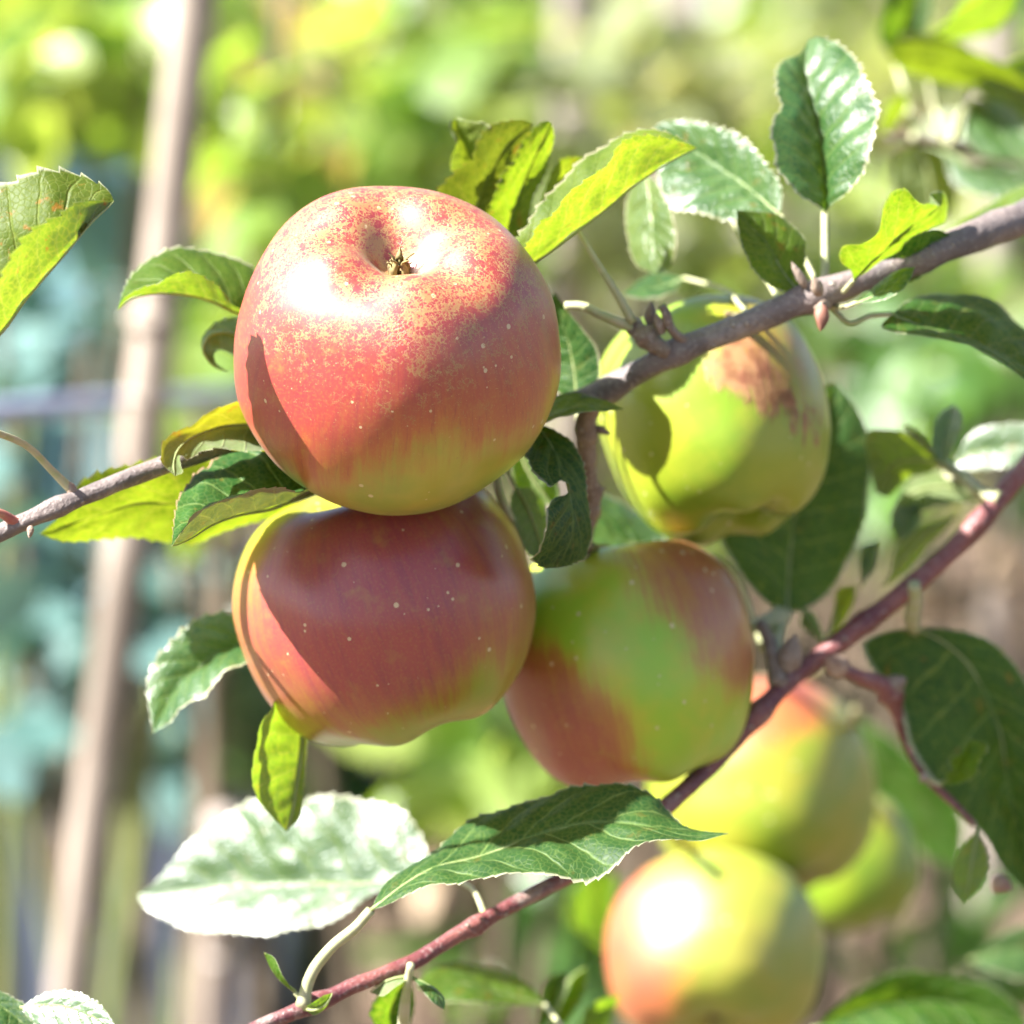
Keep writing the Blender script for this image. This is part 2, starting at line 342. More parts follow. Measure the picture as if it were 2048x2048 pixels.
# ------------------------------------------------------------------ builders
def leaf(parent, A, M, B, za, zm, zb, mat=None, teeth=22, tooth=0.06, quilt=0.022, wave=0.0, wk=3.0, cup=0.06, nt=132, nv=9,
         age=0.0, spots=0.0, redrim=0.0, petiole=None, pz=None, pr=6.0, rib=4.5, seed=0, label=None, pmat=None, wphase=0.0, glare=None, flip=False):
    """a blade lofted over its midrib M and its two margins A (left of the tip, seen on the upper face) and B"""
    rng = random.Random(seed * 17 + 5)
    if flip: A, B, za, zb = B, A, zb, za
    za = list(za) if hasattr(za, '__len__') else [za]; zb = list(zb) if hasattr(zb, '__len__') else [zb]; zm = list(zm) if hasattr(zm, '__len__') else [zm]
    if glare is not None:                       # blade tilted up and to the left: depth follows that plane, plus the given offsets
        x0, y0, z0, g = glare
        def zz(pts, off):
            pp = np.asarray(pts, float); dd = np.linalg.norm(np.diff(pp, axis=0), axis=1); ss = np.concatenate([[0], np.cumsum(dd)]); ss /= max(ss[-1], 1e-6)
            off = np.asarray(off, float); o_ = np.interp(ss, np.linspace(0, 1, len(off)), off)
            return [z0 + g * 0.114 * ((x0 - x) + (y0 - y)) + q for (x, y), q in zip(pp, o_)]
        ma, mb_ = [M[0]] + list(A) + [M[-1]], [M[0]] + list(B) + [M[-1]]
        def w3(pts, z): return catmull([list(P(x, y, q)) for (x, y), q in zip(pts, z)], nt)
        m = w3(M, zz(M, zm)); a = w3(ma, zz(ma, [zm[0]] + za + [zm[-1]])); b = w3(mb_, zz(mb_, [zm[0]] + zb + [zm[-1]]))
        if pz is not None: pz = [z0 + g * 0.114 * ((x0 - M[0][0]) + (y0 - M[0][1])) + zm[0]] + list(pz)[1:]
    else: m = path3(M, zm, nt)
    za = [zm[0]] + za + [zm[-1]]; zb = [zm[0]] + zb + [zm[-1]]
    if glare is None: a = path3([M[0]] + list(A) + [M[-1]], za, nt); b = path3([M[0]] + list(B) + [M[-1]], zb, nt)
    t = np.linspace(0, 1, nt); L = float(np.sum(np.linalg.norm(np.diff(m, axis=0), axis=1)))
    tan = np.gradient(m, axis=0); tan /= np.maximum(np.linalg.norm(tan, axis=1, keepdims=True), 1e-9)
    org = parent_origin(parent)
    grid = []; uv = []
    vs_ = np.concatenate([np.linspace(-1, -0.9, 2), np.linspace(-0.9, 0, nv)[1:], np.linspace(0, 0.9, nv)[1:], [1.0]])
    fade = np.minimum(1, np.minimum(t, 1 - t) * 9)
    saw = 1 - np.abs(((t * teeth + 0.25) % 1.0) ** 0.6 * 1.0 - 0.0)
    jit = np.array([1 + 0.7 * mnoise.noise(Vector((x * teeth * 0.9, seed * 3.1, 0.5))) for x in t])
    for v in vs_:
        e = a if v < 0 else b
        dv = e - m; w = np.linalg.norm(dv, axis=1, keepdims=True); av = abs(v)
        nrm = np.cross(dv, tan) * (1 if v > 0 else -1)
        nl = np.linalg.norm(nrm, axis=1, keepdims=True); nrm = nrm / np.maximum(nl, 1e-9)
        k = av
        if av > 0.95: k = 1 + 2.4 * tooth * (saw - 0.5) * jit * fade * np.minimum(1.0, 0.008 / np.maximum(w[:, 0], 0.004)) * 1.2
        p = m + dv * (k[:, None] if hasattr(k, '__len__') else k)
        s = t * 8.5 - av * 1.6 + (0.23 if v > 0 else -0.23)
        pillow = np.sin(np.pi * (s - 0.5)) ** 2 - 0.5
        h = cup * 4 * av * (1 - av) * w[:, 0] + quilt * w[:, 0] * pillow * min(1, av * 4) * (1 - 0.5 * av)
        h = h + wave * w[:, 0] * av ** 1.6 * np.sin(2 * np.pi * (wk * t + wphase + (0.35 if v > 0 else 0))) * fade
        h = h + np.array([0.05 * mnoise.noise(Vector((x * 7, v * 3, seed))) for x in t]) * w[:, 0]
        grid.append(p + nrm * h[:, None]); uv.append(np.stack([t, np.full(nt, v), np.full(nt, L)], 1))
    nvv = len(vs_); V = np.concatenate(grid); U = np.concatenate(uv)
    F = []
    for j in range(nvv - 1):
        for i in range(nt - 1):
            F.append((j * nt + i, (j + 1) * nt + i, (j + 1) * nt + i + 1, j * nt + i + 1))
    o = link_mesh('leaf', V, F, mat or M_LEAF, parent, origin=org)
    at = o.data.attributes.new('leafuv', 'FLOAT_VECTOR', 'POINT'); at.data.foreach_set('vector', U.ravel())
    o.color = (age, max(spots, rng.uniform(0.05, 0.40)), max(redrim, rng.uniform(0, .35)), 1)
    if label: o['label'] = label
    zmid = float(np.mean(zm)) + (glare[2] if glare else 0); rr = rib * K * (D0 + zmid / 1000)
    n2 = 28; mm = m[np.linspace(0, nt - 1, n2).astype(int)]
    nn = np.cross(b - a, np.gradient(m, axis=0))[np.linspace(0, nt - 1, n2).astype(int)]
    nn /= np.maximum(np.linalg.norm(nn, axis=1, keepdims=True), 1e-9)
    v_, f_ = tube_geo(mm - nn * rr * 0.55, np.linspace(rr, rr * 0.25, n2), 6)
    link_mesh('midrib', v_, f_, M_RIB, o, origin=org)
    if petiole:
        pts = [M[0]] + list(petiole); z = pz if pz is not None else [zm[0], zm[0]]
        path = path3(pts, z, 20); r = pr * K * (D0 + zmid / 1000)
        v_, f_ = tube_geo(path, np.concatenate([np.linspace(r * 0.85, r, 16), np.linspace(r, r * 1.35, 4)]), 8, 0.08, seed)
        link_mesh('petiole', v_, f_, pmat or M_PETIOLE, o, origin=org)
    return o

PROFILE = [(0, .60), (.05, .605), (.10, .635), (.17, .715), (.25, .795), (.35, .85), (.47, .865), (.62, .81), (.79, .66), (.92, .42), (.99, .12), (1.0, -.10),
           (.965, -.34), (.87, -.57), (.72, -.745), (.55, -.84), (.40, -.85), (.26, -.77), (.15, -.64), (.07, -.53), (.02, -.48), (0, -.475)]
def apple(label, px, py, z, wpx, axis, mat_kw, tall=1.0, lob=0.02, seed=0, stalk_to=None, squash=None, blushes=(), scab=None, sepals=True, spin=0.0):
    """axis: lens-space direction of the eye (calyx) end; blushes in lens space"""
    Rm = wpx * 0.5 * K * (D0 + z / 1000.0)
    ax = CD(*axis); q = ax.to_track_quat('Z', 'Y').to_matrix() @ Matrix.Rotation(spin, 3, 'Z')
    loc = P(px, py, z); inv = q.transposed()
    kw = dict(mat_kw)
    kw['blushes'] = [(inv @ CD(*d), w) for d, w in blushes]
    if scab: kw['scab'] = [(inv @ CD(*d), a, b) for d, a, b in scab]
    mat = apple_material('apple_skin_%d' % seed, seed=seed * 0.37, **kw)
    prof = catmull(PROFILE, 72); ns = 96; V = []; F = []
    for i, (r, zz) in enumerate(prof):
        for k in range(ns):
            a = 2 * math.pi * k / ns
            up = max(0.0, zz); lobf = 1 + lob * math.cos(5 * a + seed) * (0.25 + up * 1.3)
            d = Vector((math.cos(a) * max(r, .02), math.sin(a) * max(r, .02), zz))
            nz = 1 + 0.035 * mnoise.noise(d * 1.1 + Vector((seed * 2.3, 0, 0))) + 0.012 * mnoise.noise(d * 3.0 + Vector((0, seed * 1.7, 0)))
            zl = zz + (0.03 * math.cos(5 * a + seed) * math.exp(-((r - .42) / .2) ** 2) if zz > 0.3 else 0)
            x = r * math.cos(a) * lobf * nz; y = r * math.sin(a) * lobf * nz
            V.append((x * Rm, y * Rm, zl * Rm * tall * nz))
    n = len(prof)
    for i in range(n - 1):
        for k in range(ns):
            k2 = (k + 1) % ns
            F.append((i*ns + k, (i+1)*ns + k, (i+1)*ns + k2, i*ns + k2))
    o = link_mesh('apple', V, F, mat); o.matrix_world = Matrix.Translation(loc) @ q.to_4x4()
    tag(o, label, 'apple', 'apples on the tree')
    rng = random.Random(seed)
    # calyx: five dry sepals and a small tuft of stamens
    cal = []; cf = []
    def addtube(path, rad, sides=6):
        v, f = tube_geo(path, rad, sides); b0 = len(cal); cal.extend(v); cf.extend([tuple(i + b0 for i in ff) for ff in f])
    zb = .60 * Rm * tall
    for k in range(5):
        a = 2 * math.pi * k / 5 + 0.3 + rng.uniform(-.2, .2); L = Rm * rng.uniform(.15, .2)
        c, s_ = math.cos(a), math.sin(a)
        base = np.array([c * .05, s_ * .05, 0]) * Rm + np.array([0, 0, zb])
        bend = rng.uniform(.2, .9)
        pth = [base, base + np.array([c * .01, s_ * .01, .06]) * Rm, base + np.array([-c * .02, -s_ * .02, .11]) * Rm, base + np.array([c * .05 * bend, s_ * .05 * bend, .15]) * Rm]
        pth = catmull(pth, 8)
        b0 = len(cal); wid = np.array([.035, .04, .038, .034, .028, .02, .012, .003]) * Rm
        tv = np.array([-s_, c, 0])
        for j in range(8):
            out = np.array([c, s_, 0]) * .012 * Rm
            cal.extend([pth[j] - tv * wid[j], pth[j] + out, pth[j] + tv * wid[j], pth[j] - out * .4])
        for j in range(7):
            for e in range(4):
                e2 = (e + 1) % 4; cf.append((b0 + j*4 + e, b0 + j*4 + e2, b0 + (j+1)*4 + e2, b0 + (j+1)*4 + e))
    for k in range(9):
        a = rng.uniform(0, 6.28); r0 = rng.uniform(0, .03)
        p0 = np.array([math.cos(a) * r0, math.sin(a) * r0, 0]) * Rm + np.array([0, 0, zb])
        addtube(catmull([p0, p0 + np.array([0, 0, .06]) * Rm, p0 + np.array([math.cos(a) * .05, math.sin(a) * .05, .11]) * Rm], 6), [Rm * .006] * 6, 5)
    link_mesh('calyx', cal, cf, M_CALYX, o)
    # stalk, from the bottom of the cavity to the spur it hangs from
    st0 = np.array([0, 0, -.47 * Rm * tall]); mi = o.matrix_world.inverted()
    if stalk_to is not None:
        e = np.array(mi @ P(*stalk_to)); e1 = st0 + np.array([0, 0, -.35 * Rm])
        pth = catmull([st0, e1, (e1 * .35 + e * .65), e], 18)
    else:
        pth = catmull([st0, st0 + np.array([.02, 0, -.3]) * Rm, st0 + np.array([.10, .02, -.62]) * Rm], 14)
    v, f = tube_geo(pth, np.linspace(.0013, .0016, len(pth)), 8, .1, seed)
    link_mesh('stalk', v, f, M_STALK, o)
    return o

def bud(parent, px, py, z, lpx, wpx, dirn, mat=None, name='bud', seed=0):
    """a scaly bud: overlapping pointed scales round a core"""
    L = PXM(lpx, z); W = PXM(wpx, z) * .5; base = np.array(P(px, py, z)); d = CD(*dirn); q = np.array(d.to_track_quat('Z', 'Y').to_matrix())
    V = []; F = []
    prof = [(0.55, 0), (.9, .18), (1, .38), (.85, .6), (.5, .82), (.05, 1.0)]
    n = 12
    for i, (r, z_) in enumerate(prof):
        for k in range(n):
            a = 2 * math.pi * k / n; rr = r * W * (1 + .14 * math.cos(3 * a + i * 1.1 + seed))
            V.append(base + q @ np.array([math.cos(a) * rr, math.sin(a) * rr, z_ * L]))
    for i in range(len(prof) - 1):
        for k in range(n):
            k2 = (k + 1) % n; F.append((i*n + k, i*n + k2, (i+1)*n + k2, (i+1)*n + k))
    return link_mesh(name, V, F, mat or M_BUD, parent, origin=parent_origin(parent))

# ================================================================== SETTING
def ground_hit(px, py):
    d = (P(px, py, 0) - Vector(cam.location)); return Vector(cam.location) + d * (cam.location.z / -d.z)

def soil_material():
    s = NT('soil'); tc = s.node('ShaderNodeTexCoord'); o = tc.outputs['Object']
    n1 = s.noise(o, 3.0, 6.0, 0.65); n2 = s.noise(o, 28.0, 6.0, 0.7); n3 = s.noise(o, 1.1, 2.0)
    c = s.mix(s.ramp(n1.outputs[0], 0.35, 0.65), (0.10, 0.066, 0.046), (0.20, 0.135, 0.095))
    c = s.mix(s.ramp(n2.outputs[0], 0.5, 0.72), c, (0.30, 0.22, 0.15))
    c = s.mix(s.ramp(n3.outputs[0], 0.52, 0.62, 0.0, 0.55), c, (0.07, 0.11, 0.03))
    pr = s.node('ShaderNodeBsdfPrincipled', i_Roughness=0.95); s.put(pr, 'Base Color', c); s.put(pr, 'Specular IOR Level', 0.2)
    s.put(pr, 'Normal', s.bump(s.math('ADD', n2.outputs[0], n1.outputs[0]), 1.0, 0.02))
    s.l.new(pr.outputs[0], s.out.inputs[0]); return s.m
# one sheet to the horizon, finely dug near the viewer
def grid_sheet(xs, ys, hf):
    V = []; F = []
    for y in ys:
        for x in xs: V.append((x, y, hf(x, y)))
    n = len(xs)
    for j in range(len(ys) - 1):
        for i in range(n - 1): F.append((j*n + i, j*n + i + 1, (j+1)*n + i + 1, (j+1)*n + i))
    return V, F
gx = np.concatenate([[-300, -80, -25, -8], np.linspace(-3, 3, 81), [8, 25, 80, 300]])
gy = np.concatenate([[-300, -80, -25, -8, -3], np.linspace(-1, 8, 121), [12, 25, 80, 300]])
def soil_h(x, y):
    if abs(x) > 3.2 or y < -1.2 or y > 8.2: return 0.0
    return 0.035 * mnoise.noise(Vector((x * 3.1, y * 3.1, 0))) + 0.02 * mnoise.noise(Vector((x * 9, y * 9, 4)))
v, f = grid_sheet(gx, gy, soil_h)
tag(link_mesh('ground', v, f, soil_material()), kind='structure')
# pale trodden path far behind, a few millimetres proud of the soil
v, f = grid_sheet(np.linspace(-14, 14, 30), np.linspace(8.6, 11.5, 8), lambda x, y: 0.03 + 0.006 * mnoise.noise(Vector((x, y, 9))))
tag(link_mesh('path', v, f, plain_material('path_gravel', (0.30, 0.26, 0.20), (0.22, 0.19, 0.15), 0.95, 8.0)), kind='structure')

def bgleaf_material(name, c1, c2, t1, t2, tw=0.45, rough=0.38, spec=0.8):
    s = NT(name); at = s.node('ShaderNodeAttribute', attribute_name='tone')
    c = s.mix(at.outputs['Fac'], c1, c2); t = s.mix(at.outputs['Fac'], t1, t2)
    pr = s.node('ShaderNodeBsdfPrincipled', i_Roughness=rough); s.put(pr, 'Base Color', c); s.put(pr, 'Specular IOR Level', spec)
    tl = s.node('ShaderNodeBsdfTranslucent'); s.put(tl, 'Color', t)
    mx = s.node('ShaderNodeMixShader', i_0=tw, i_1=pr.outputs[0], i_2=tl.outputs[0]); s.l.new(mx.outputs[0], s.out.inputs[0]); return s.m
BG = dict(
    lime=bgleaf_material('foliage_lime', (0.13, 0.23, 0.04), (0.24, 0.30, 0.07), (0.34, 0.54, 0.03), (0.54, 0.58, 0.09)),
    green=bgleaf_material('foliage_green', (0.05, 0.13, 0.03), (0.11, 0.20, 0.05), (0.18, 0.42, 0.03), (0.34, 0.50, 0.05)),
    olive=bgleaf_material('foliage_olive', (0.17, 0.23, 0.09), (0.30, 0.31, 0.16), (0.38, 0.46, 0.08), (0.54, 0.50, 0.18)),
    teal=bgleaf_material('foliage_blue_green', (0.07, 0.16, 0.14), (0.15, 0.25, 0.24), (0.09, 0.22, 0.12), (0.18, 0.32, 0.20), tw=0.2, rough=0.6, spec=0.25),
    dark=bgleaf_material('foliage_dark', (0.03, 0.075, 0.025), (0.06, 0.12, 0.03), (0.12, 0.25, 0.03), (0.22, 0.34, 0.03), tw=0.3),
    gold=bgleaf_material('foliage_gold', (0.30, 0.22, 0.05), (0.40, 0.32, 0.12), (0.62, 0.42, 0.04), (0.70, 0.52, 0.14)),
    straw=bgleaf_material('foliage_dry', (0.40, 0.26, 0.15), (0.50, 0.38, 0.26), (0.5, 0.3, 0.15), (0.6, 0.45, 0.3), tw=0.2))
M_STEM = plain_material('shrub_stem', (0.10, 0.075, 0.05), (0.16, 0.12, 0.08), 0.8, 30.0)
M_GSTEM = plain_material('green_stem', (0.14, 0.18, 0.06), (0.20, 0.22, 0.08), 0.7, 30.0)

# bent, folded blade: 3 x 5 vertices
BL = [(x * w, y, -abs(x) * -0.18 * w + 0.25 * math.sin(y * 2.2) * -0.5) for y, w in ((0, .04), (.25, .30), (.5, .36), (.78, .25), (1.0, .02)) for x in (-1, 0, 1)]
BF = [(j*3 + i, j*3 + i + 1, (j+1)*3 + i + 1, (j+1)*3 + i) for j in range(4) for i in range(2)]
def plant(name, label, cat, group, blobs, mat, D, n, leaf_mm, base_px, stems=4, seed=0, droop=0.2, depth=0.25, stem_mat=None, lean=0.0, up=0.5):
    """blobs: (px, py, half width px, half height px) leafy masses at D metres; stems rise from the soil under base_px"""
    rng = random.Random(seed + 100); z = (D - D0) * 1000
    b0 = P(base_px, 1500, z); base = Vector((b0.x, b0.y, -0.02))
    e = empty(name, base, label, cat, group); org = np.array(base)
    V = []; F = []; T = []
    tot = sum(b[2] * b[3] for b in blobs)
    tips = []
    for bx, by, hw, hh in blobs:
        k = max(6, int(n * hw * hh / tot)); c = P(bx, by, z); tips.append(np.array(c))
        sx, sz = PXM(hw, z), PXM(hh, z)
        for i in range(k):
            while True:
                q = Vector((rng.uniform(-1, 1), rng.uniform(-1, 1), rng.uniform(-1, 1)))
                if q.length < 1: break
            if mnoise.noise(q * 2.3 + Vector((seed, bx * .01, 0))) < -0.12: continue
            pos = c + Vector((q.x * sx, q.y * depth, q.z * sz))
            L = leaf_mm * 0.001 * rng.uniform(.65, 1.3)
            d = Vector((rng.uniform(-1, 1), rng.uniform(-1, 1), rng.uniform(-.7, .7) - droop)).normalized()
            nrm = Vector((rng.uniform(-1, 1), rng.uniform(-1, 1), rng.uniform(-.3, 1) + up))
            x = d.cross(nrm).normalized(); nn = x.cross(d)
            k0 = len(V)
            for (a, b, h) in BL:
                V.append(pos + (x * a + d * b + nn * h) * L)
            F.extend([tuple(k0 + j for j in ff) for ff in BF]); T.extend([rng.random()] * 15)
    o = link_mesh('foliage', [list(p) for p in V], F, BG[mat], e, origin=org); o['kind'] = 'stuff'
    at = o.data.attributes.new('tone', 'FLOAT', 'POINT'); at.data.foreach_set('value', T)
    for i in range(stems):
        tgt = tips[i % len(tips)] + np.array([rng.uniform(-.05, .05), rng.uniform(-.1, .1), rng.uniform(-.03, .08)])
        s0 = org + np.array([rng.uniform(-.06, .06), rng.uniform(-.06, .06), 0])
        mid = s0 * .5 + tgt * .5 + np.array([rng.uniform(-.04, .04), rng.uniform(-.04, .04), .05])
        pth = catmull([s0, mid, tgt], 14); vv, ff = tube_geo(pth, np.linspace(.009, .003, 14), 7, .1, i)
        link_mesh('stem', vv, ff, stem_mat or M_STEM, e, origin=org)
    return e

# --- far hedge row, shrub by shrub
HEDGE = [(-60, 'lime', 'bright yellow green hedge shrub at the far left, dark gaps between its leaves'), (260, 'green', 'mid green hedge shrub right behind the tall leaning cane'),
         (560, 'olive', 'pale olive hedge shrub above left of the russet apple'), (860, 'green', 'green hedge shrub straight above the russet apple'),
         (1180, 'olive', 'pale olive hedge shrub above the curled yellow leaves'), (1480, 'lime', 'yellowish hedge shrub behind the upright leaf rosette'),
         (1800, 'olive', 'pale hedge shrub behind the upper right twig'), (2100, 'green', 'green hedge shrub at the far right edge')]
for i, (x, m, lb) in enumerate(HEDGE):
    plant('hedge_shrub', lb, 'shrub', 'hedge shrubs in the background', [(x, 60, 260, 300), (x + 30, 480, 240, 240), (x, 850, 230, 220)], m, 4.6 + 0.3 * (i % 3), 420, 75, x, 5, seed=i, depth=0.35)
# --- nearer plants
plant('climbing_plant', 'yellow green climbing plant sunlit at the top left corner', 'plant', 'plants in the plot', [(40, 150, 150, 130), (200, 130, 110, 120), (330, 30, 90, 70)], 'lime', 2.0, 110, 48, 120, 4, seed=21, depth=.12)
plant('climbing_plant', 'tall golden green climber just right of the leaning cane', 'plant', 'plants in the plot', [(480, 150, 90, 180), (500, 420, 80, 150), (440, 720, 80, 170), (430, 950, 90, 90)], 'lime', 1.9, 120, 42, 470, 4, seed=22, depth=.1)
plant('climbing_plant', 'dry golden stems and leaves between cane and russet apple', 'plant', 'plants in the plot', [(560, 110, 50, 110), (540, 330, 60, 110), (660, 330, 70, 60)], 'gold', 2.3, 40, 46, 560, 3, seed=23, depth=.1)
plant('garden_bush', 'fresh green bush above the russet apple', 'bush', 'plants in the plot', [(880, 80, 190, 110), (760, 210, 120, 110), (960, 200, 90, 90)], 'lime', 2.3, 130, 52, 860, 4, seed=24, depth=.15)
plant('garden_bush', 'dark green bush left of the curled yellow leaves', 'bush', 'plants in the plot', [(880, 300, 110, 110), (1000, 330, 60, 60)], 'green', 2.6, 60, 50, 900, 3, seed=25, depth=.12)
plant('garden_bush', 'sparse yellowish bush behind the curled yellow leaves', 'bush', 'plants in the plot', [(1260, 120, 160, 130), (1420, 210, 110, 110), (1230, 480, 120, 120)], 'olive', 2.4, 110, 48, 1280, 4, seed=26, depth=.15)
plant('garden_bush', 'golden green bush behind the leaf rosette on the right', 'bush', 'plants in the plot', [(1480, 520, 140, 90), (1750, 420, 120, 110), (1900, 600, 130, 90)], 'lime', 2.5, 110, 44, 1600, 4, seed=27, depth=.15)
plant('garden_bush', 'dull green bush beyond the scabby apple', 'bush', 'plants in the plot', [(1780, 740, 190, 120), (1960, 760, 120, 110), (1720, 930, 120, 90)], 'green', 2.2, 120, 46, 1800, 4, seed=28, depth=.15)
plant('leafy_plant', 'blue green leafy plant left of the leaning cane', 'plant', 'plants in the plot', [(120, 620, 200, 140), (60, 820, 130, 90)], 'teal', 2.1, 60, 55, 100, 3, seed=29, depth=.12, stem_mat=M_GSTEM)
plant('leafy_plant', 'blue green plant low on the left with one bright leaf', 'plant', 'plants in the plot', [(90, 1130, 130, 110), (330, 1180, 130, 110), (40, 1380, 90, 90)], 'teal', 2.1, 80, 50, 140, 3, seed=30, depth=.12, stem_mat=M_GSTEM)
plant('leafy_plant', 'pale blue green plant beneath the dusky red apple', 'plant', 'plants in the plot', [(130, 1440, 190, 110), (330, 1520, 150, 100)], 'teal', 2.4, 80, 55, 200, 3, seed=31, depth=.12, stem_mat=M_GSTEM)
plant('garden_bush', 'dark green bush low behind the dusky red apple', 'bush', 'plants in the plot', [(500, 1300, 110, 120), (640, 1500, 120, 110), (760, 1560, 100, 80)], 'dark', 2.1, 90, 50, 600, 3, seed=32, depth=.12)
plant('garden_bush', 'light green bush low between the dusky red and shaded apples', 'bush', 'plants in the plot', [(950, 1490, 130, 120), (880, 1420, 90, 70), (1080, 1500, 80, 110)], 'lime', 1.8, 70, 48, 950, 3, seed=33, depth=.1)
plant('garden_bush', 'green bush near the bottom middle edge', 'bush', 'plants in the plot', [(1120, 1790, 110, 90), (1000, 1950, 160, 80), (1230, 1930, 90, 90)], 'green', 2.0, 80, 44, 1090, 3, seed=34, depth=.12)
plant('garden_bush', 'green bush at the lower right corner', 'bush', 'plants in the plot', [(1860, 1960, 200, 90), (2010, 1880, 80, 80)], 'green', 2.2, 50, 46, 1850, 3, seed=35, depth=.12)
plant('dry_stalks', 'withered tan stalks on the soil under the red twig', 'plant', 'plants in the plot', [(960, 1780, 130, 70), (1060, 1860, 90, 50), (1950, 1150, 110, 70)], 'straw', 2.6, 50, 55, 1000, 3, seed=36, depth=.12, stem_mat=M_STEM)

# --- unbroken far growth that nobody could count: hedge beyond the path, low cover beside the plot
def mass(name, label, boxes, mat, leaf_m, seed):
    rng = random.Random(seed); V = []; F = []; T = []
    for (x0, x1, y0, y1, z0, z1, n) in boxes:
        for i in range(n):
            pos = Vector((rng.uniform(x0, x1), rng.uniform(y0, y1), z0 + (z1 - z0) * rng.random() ** .8))
            if mnoise.noise(pos * 1.7) < -.15: continue
            pos.z *= .85 + .3 * mnoise.noise(Vector((pos.x * 1.3, pos.y, 3)))
            d = Vector((rng.uniform(-1, 1), rng.uniform(-1, 1), rng.uniform(-.6, .6))).normalized(); x = d.cross(Vector((rng.uniform(-1, 1), rng.uniform(-1, 1), rng.uniform(0, 1)))).normalized(); nn = x.cross(d)
            L = leaf_m * rng.uniform(.6, 1.3); k0 = len(V)
            for (a, b, h) in BL: V.append(pos + (x * a + d * b + nn * h) * L)
            F.extend([tuple(k0 + j for j in ff) for ff in BF]); T.extend([rng.random()] * 15)
    o = link_mesh(name, [list(q) for q in V], F, BG[mat]); at = o.data.attributes.new('tone', 'FLOAT', 'POINT'); at.data.foreach_set('value', T)
    return tag(o, label, 'foliage', kind='stuff')
mass('far_hedge', 'pale far hedge closing the garden behind all plants', [(-9, 9, 12.3, 13.6, .1, 2.6, 7000)], 'green', .16, 3)
mass('ground_cover', 'loose low green growth on both sides of the plot', [(.9, 3.6, 3.0, 6.5, .02, 1.1, 2600), (-3.6, -1.1, 2.6, 6.5, .02, 1.2, 2400), (-.5, .6, 5.4, 6.6, .02, .5, 500)], 'lime', .07, 4)

# --- canes
def cane(label, p0, p1, rmm, c, seed=0, nodes=7):
    a = np.array(P(*p0)); b = np.array(P(*p1)); d = b - a
    if d[2] > 0: a, b, d = b, a, -d
    b2 = a + d * ((a[2] + 0.05) / -d[2])                                        # carry it down into the soil
    e = empty('garden_cane', Vector(b2), label, 'cane', 'canes in the plot'); n = 70
    pth = np.array([a + (b2 - a) * t for t in np.linspace(0, 1, n)])
    pth += np.array([[0.002 * math.sin(t * 9 + seed), 0.002 * math.cos(t * 7), 0] for t in np.linspace(0, 1, n)])
    v, f = tube_geo(pth, np.full(n, rmm / 1000), 12, .05, seed)
    link_mesh('shaft', v, f, c, e, origin=np.array(b2))
    for k in range(nodes):
        t = (k + .6) / nodes; q = a + (b2 - a) * t; dd = (b2 - a) / np.linalg.norm(b2 - a)
        v, f = tube_geo([q - dd * .004, q - dd * .0015, q + dd * .0015, q + dd * .004], np.array([1.01, 1.16, 1.16, 1.01]) * rmm / 1000, 12)
        link_mesh('node_ring', v, f, c, e, origin=np.array(b2))
    return e
M_CANE = plain_material('bamboo', (0.37, 0.31, 0.255), (0.22, 0.18, 0.145), 0.85, 11.0, spec=0.15)
M_CANE2 = plain_material('bamboo_grey', (0.42, 0.36, 0.31), (0.32, 0.27, 0.24), 0.8, 20.0, spec=0.2)
cane('tall pale bamboo cane leaning at the left of the russet apple', (392, -120, 700), (262, 1000, 760), 9.2, M_CANE, 1, 5)
cane('blurred pale cane standing above the curled yellow leaves', (1150, -100, 1750), (1140, 700, 1900), 15.0, M_CANE2, 2)
cane('blurred pale cane at the top, right of the middle one', (1370, -100, 2200), (1350, 700, 2300), 16.0, M_CANE2, 3)
cane('greyish cane low beneath the big white leaf', (452, 1640, 900), (438, 2000, 980), 8.0, M_CANE2, 4)
cane('pinkish grey cane at the top right corner behind the blurred twig', (2002, -100, 1800), (1990, 700, 1900), 13.0, M_CANE2, 5)
# --- training wire
we = empty('training_cord', P(-200, 835, 700), 'grey blue cord tied across the leaning cane at left', 'cord')
w = path3([(-260, 836), (0, 820), (330, 800), (480, 784), (620, 760), (780, 730)], [700, 715, 728, 850, 1800, 3600], 60)
v, f = tube_geo(w, np.full(60, .0044), 8); link_mesh('strand', v, f, plain_material('wire_coat', (0.30, 0.32, 0.44), (0.26, 0.28, 0.40), 0.4, 50.0), we, origin=parent_origin(we))
tie = np.array(P(288, 803, 738)); rg = catmull([tie + np.array(R3 @ Vector((math.cos(a) * .0075, .002 * math.sin(a * .5), math.sin(a) * .0105))) for a in np.linspace(0, 6.28, 14)], 30)
v, f = tube_geo(rg, np.full(30, .0012), 6); link_mesh('tie', v, f, M_CANE2, we, origin=parent_origin(we))
# --- blue-green windbreak net on posts at the left
zN = 1900; nx, nz = 60, 26
tl, tr = P(-700, 232, zN), P(316, 238, zN + 60)
ne = empty('windbreak_net', (tl.x, tl.y, 0), 'flat topped blue green windbreak net behind the left cane', 'net')
V = []; F = []
for j in range(nz):
    for i in range(nx):
        t = i / (nx - 1); p = tl.lerp(tr, t); h = p.z * (1 - j / (nz - 1)) + .60 * (j / (nz - 1))
        V.append((p.x, p.y + .03 * math.sin(t * 19) * (j / nz) + .02 * mnoise.noise(Vector((t * 8, j * .2, 0))), h))
for j in range(nz - 1):
    for i in range(nx - 1): F.append((j*nx + i, (j+1)*nx + i, (j+1)*nx + i + 1, j*nx + i + 1))
no = link_mesh('mesh_sheet', V, F, plain_material('net_cloth', (0.22, 0.39, 0.42), (0.16, 0.32, 0.35), 0.8, 6.0, trans=(0.20, 0.38, 0.38), tw=0.35), ne, origin=parent_origin(ne))
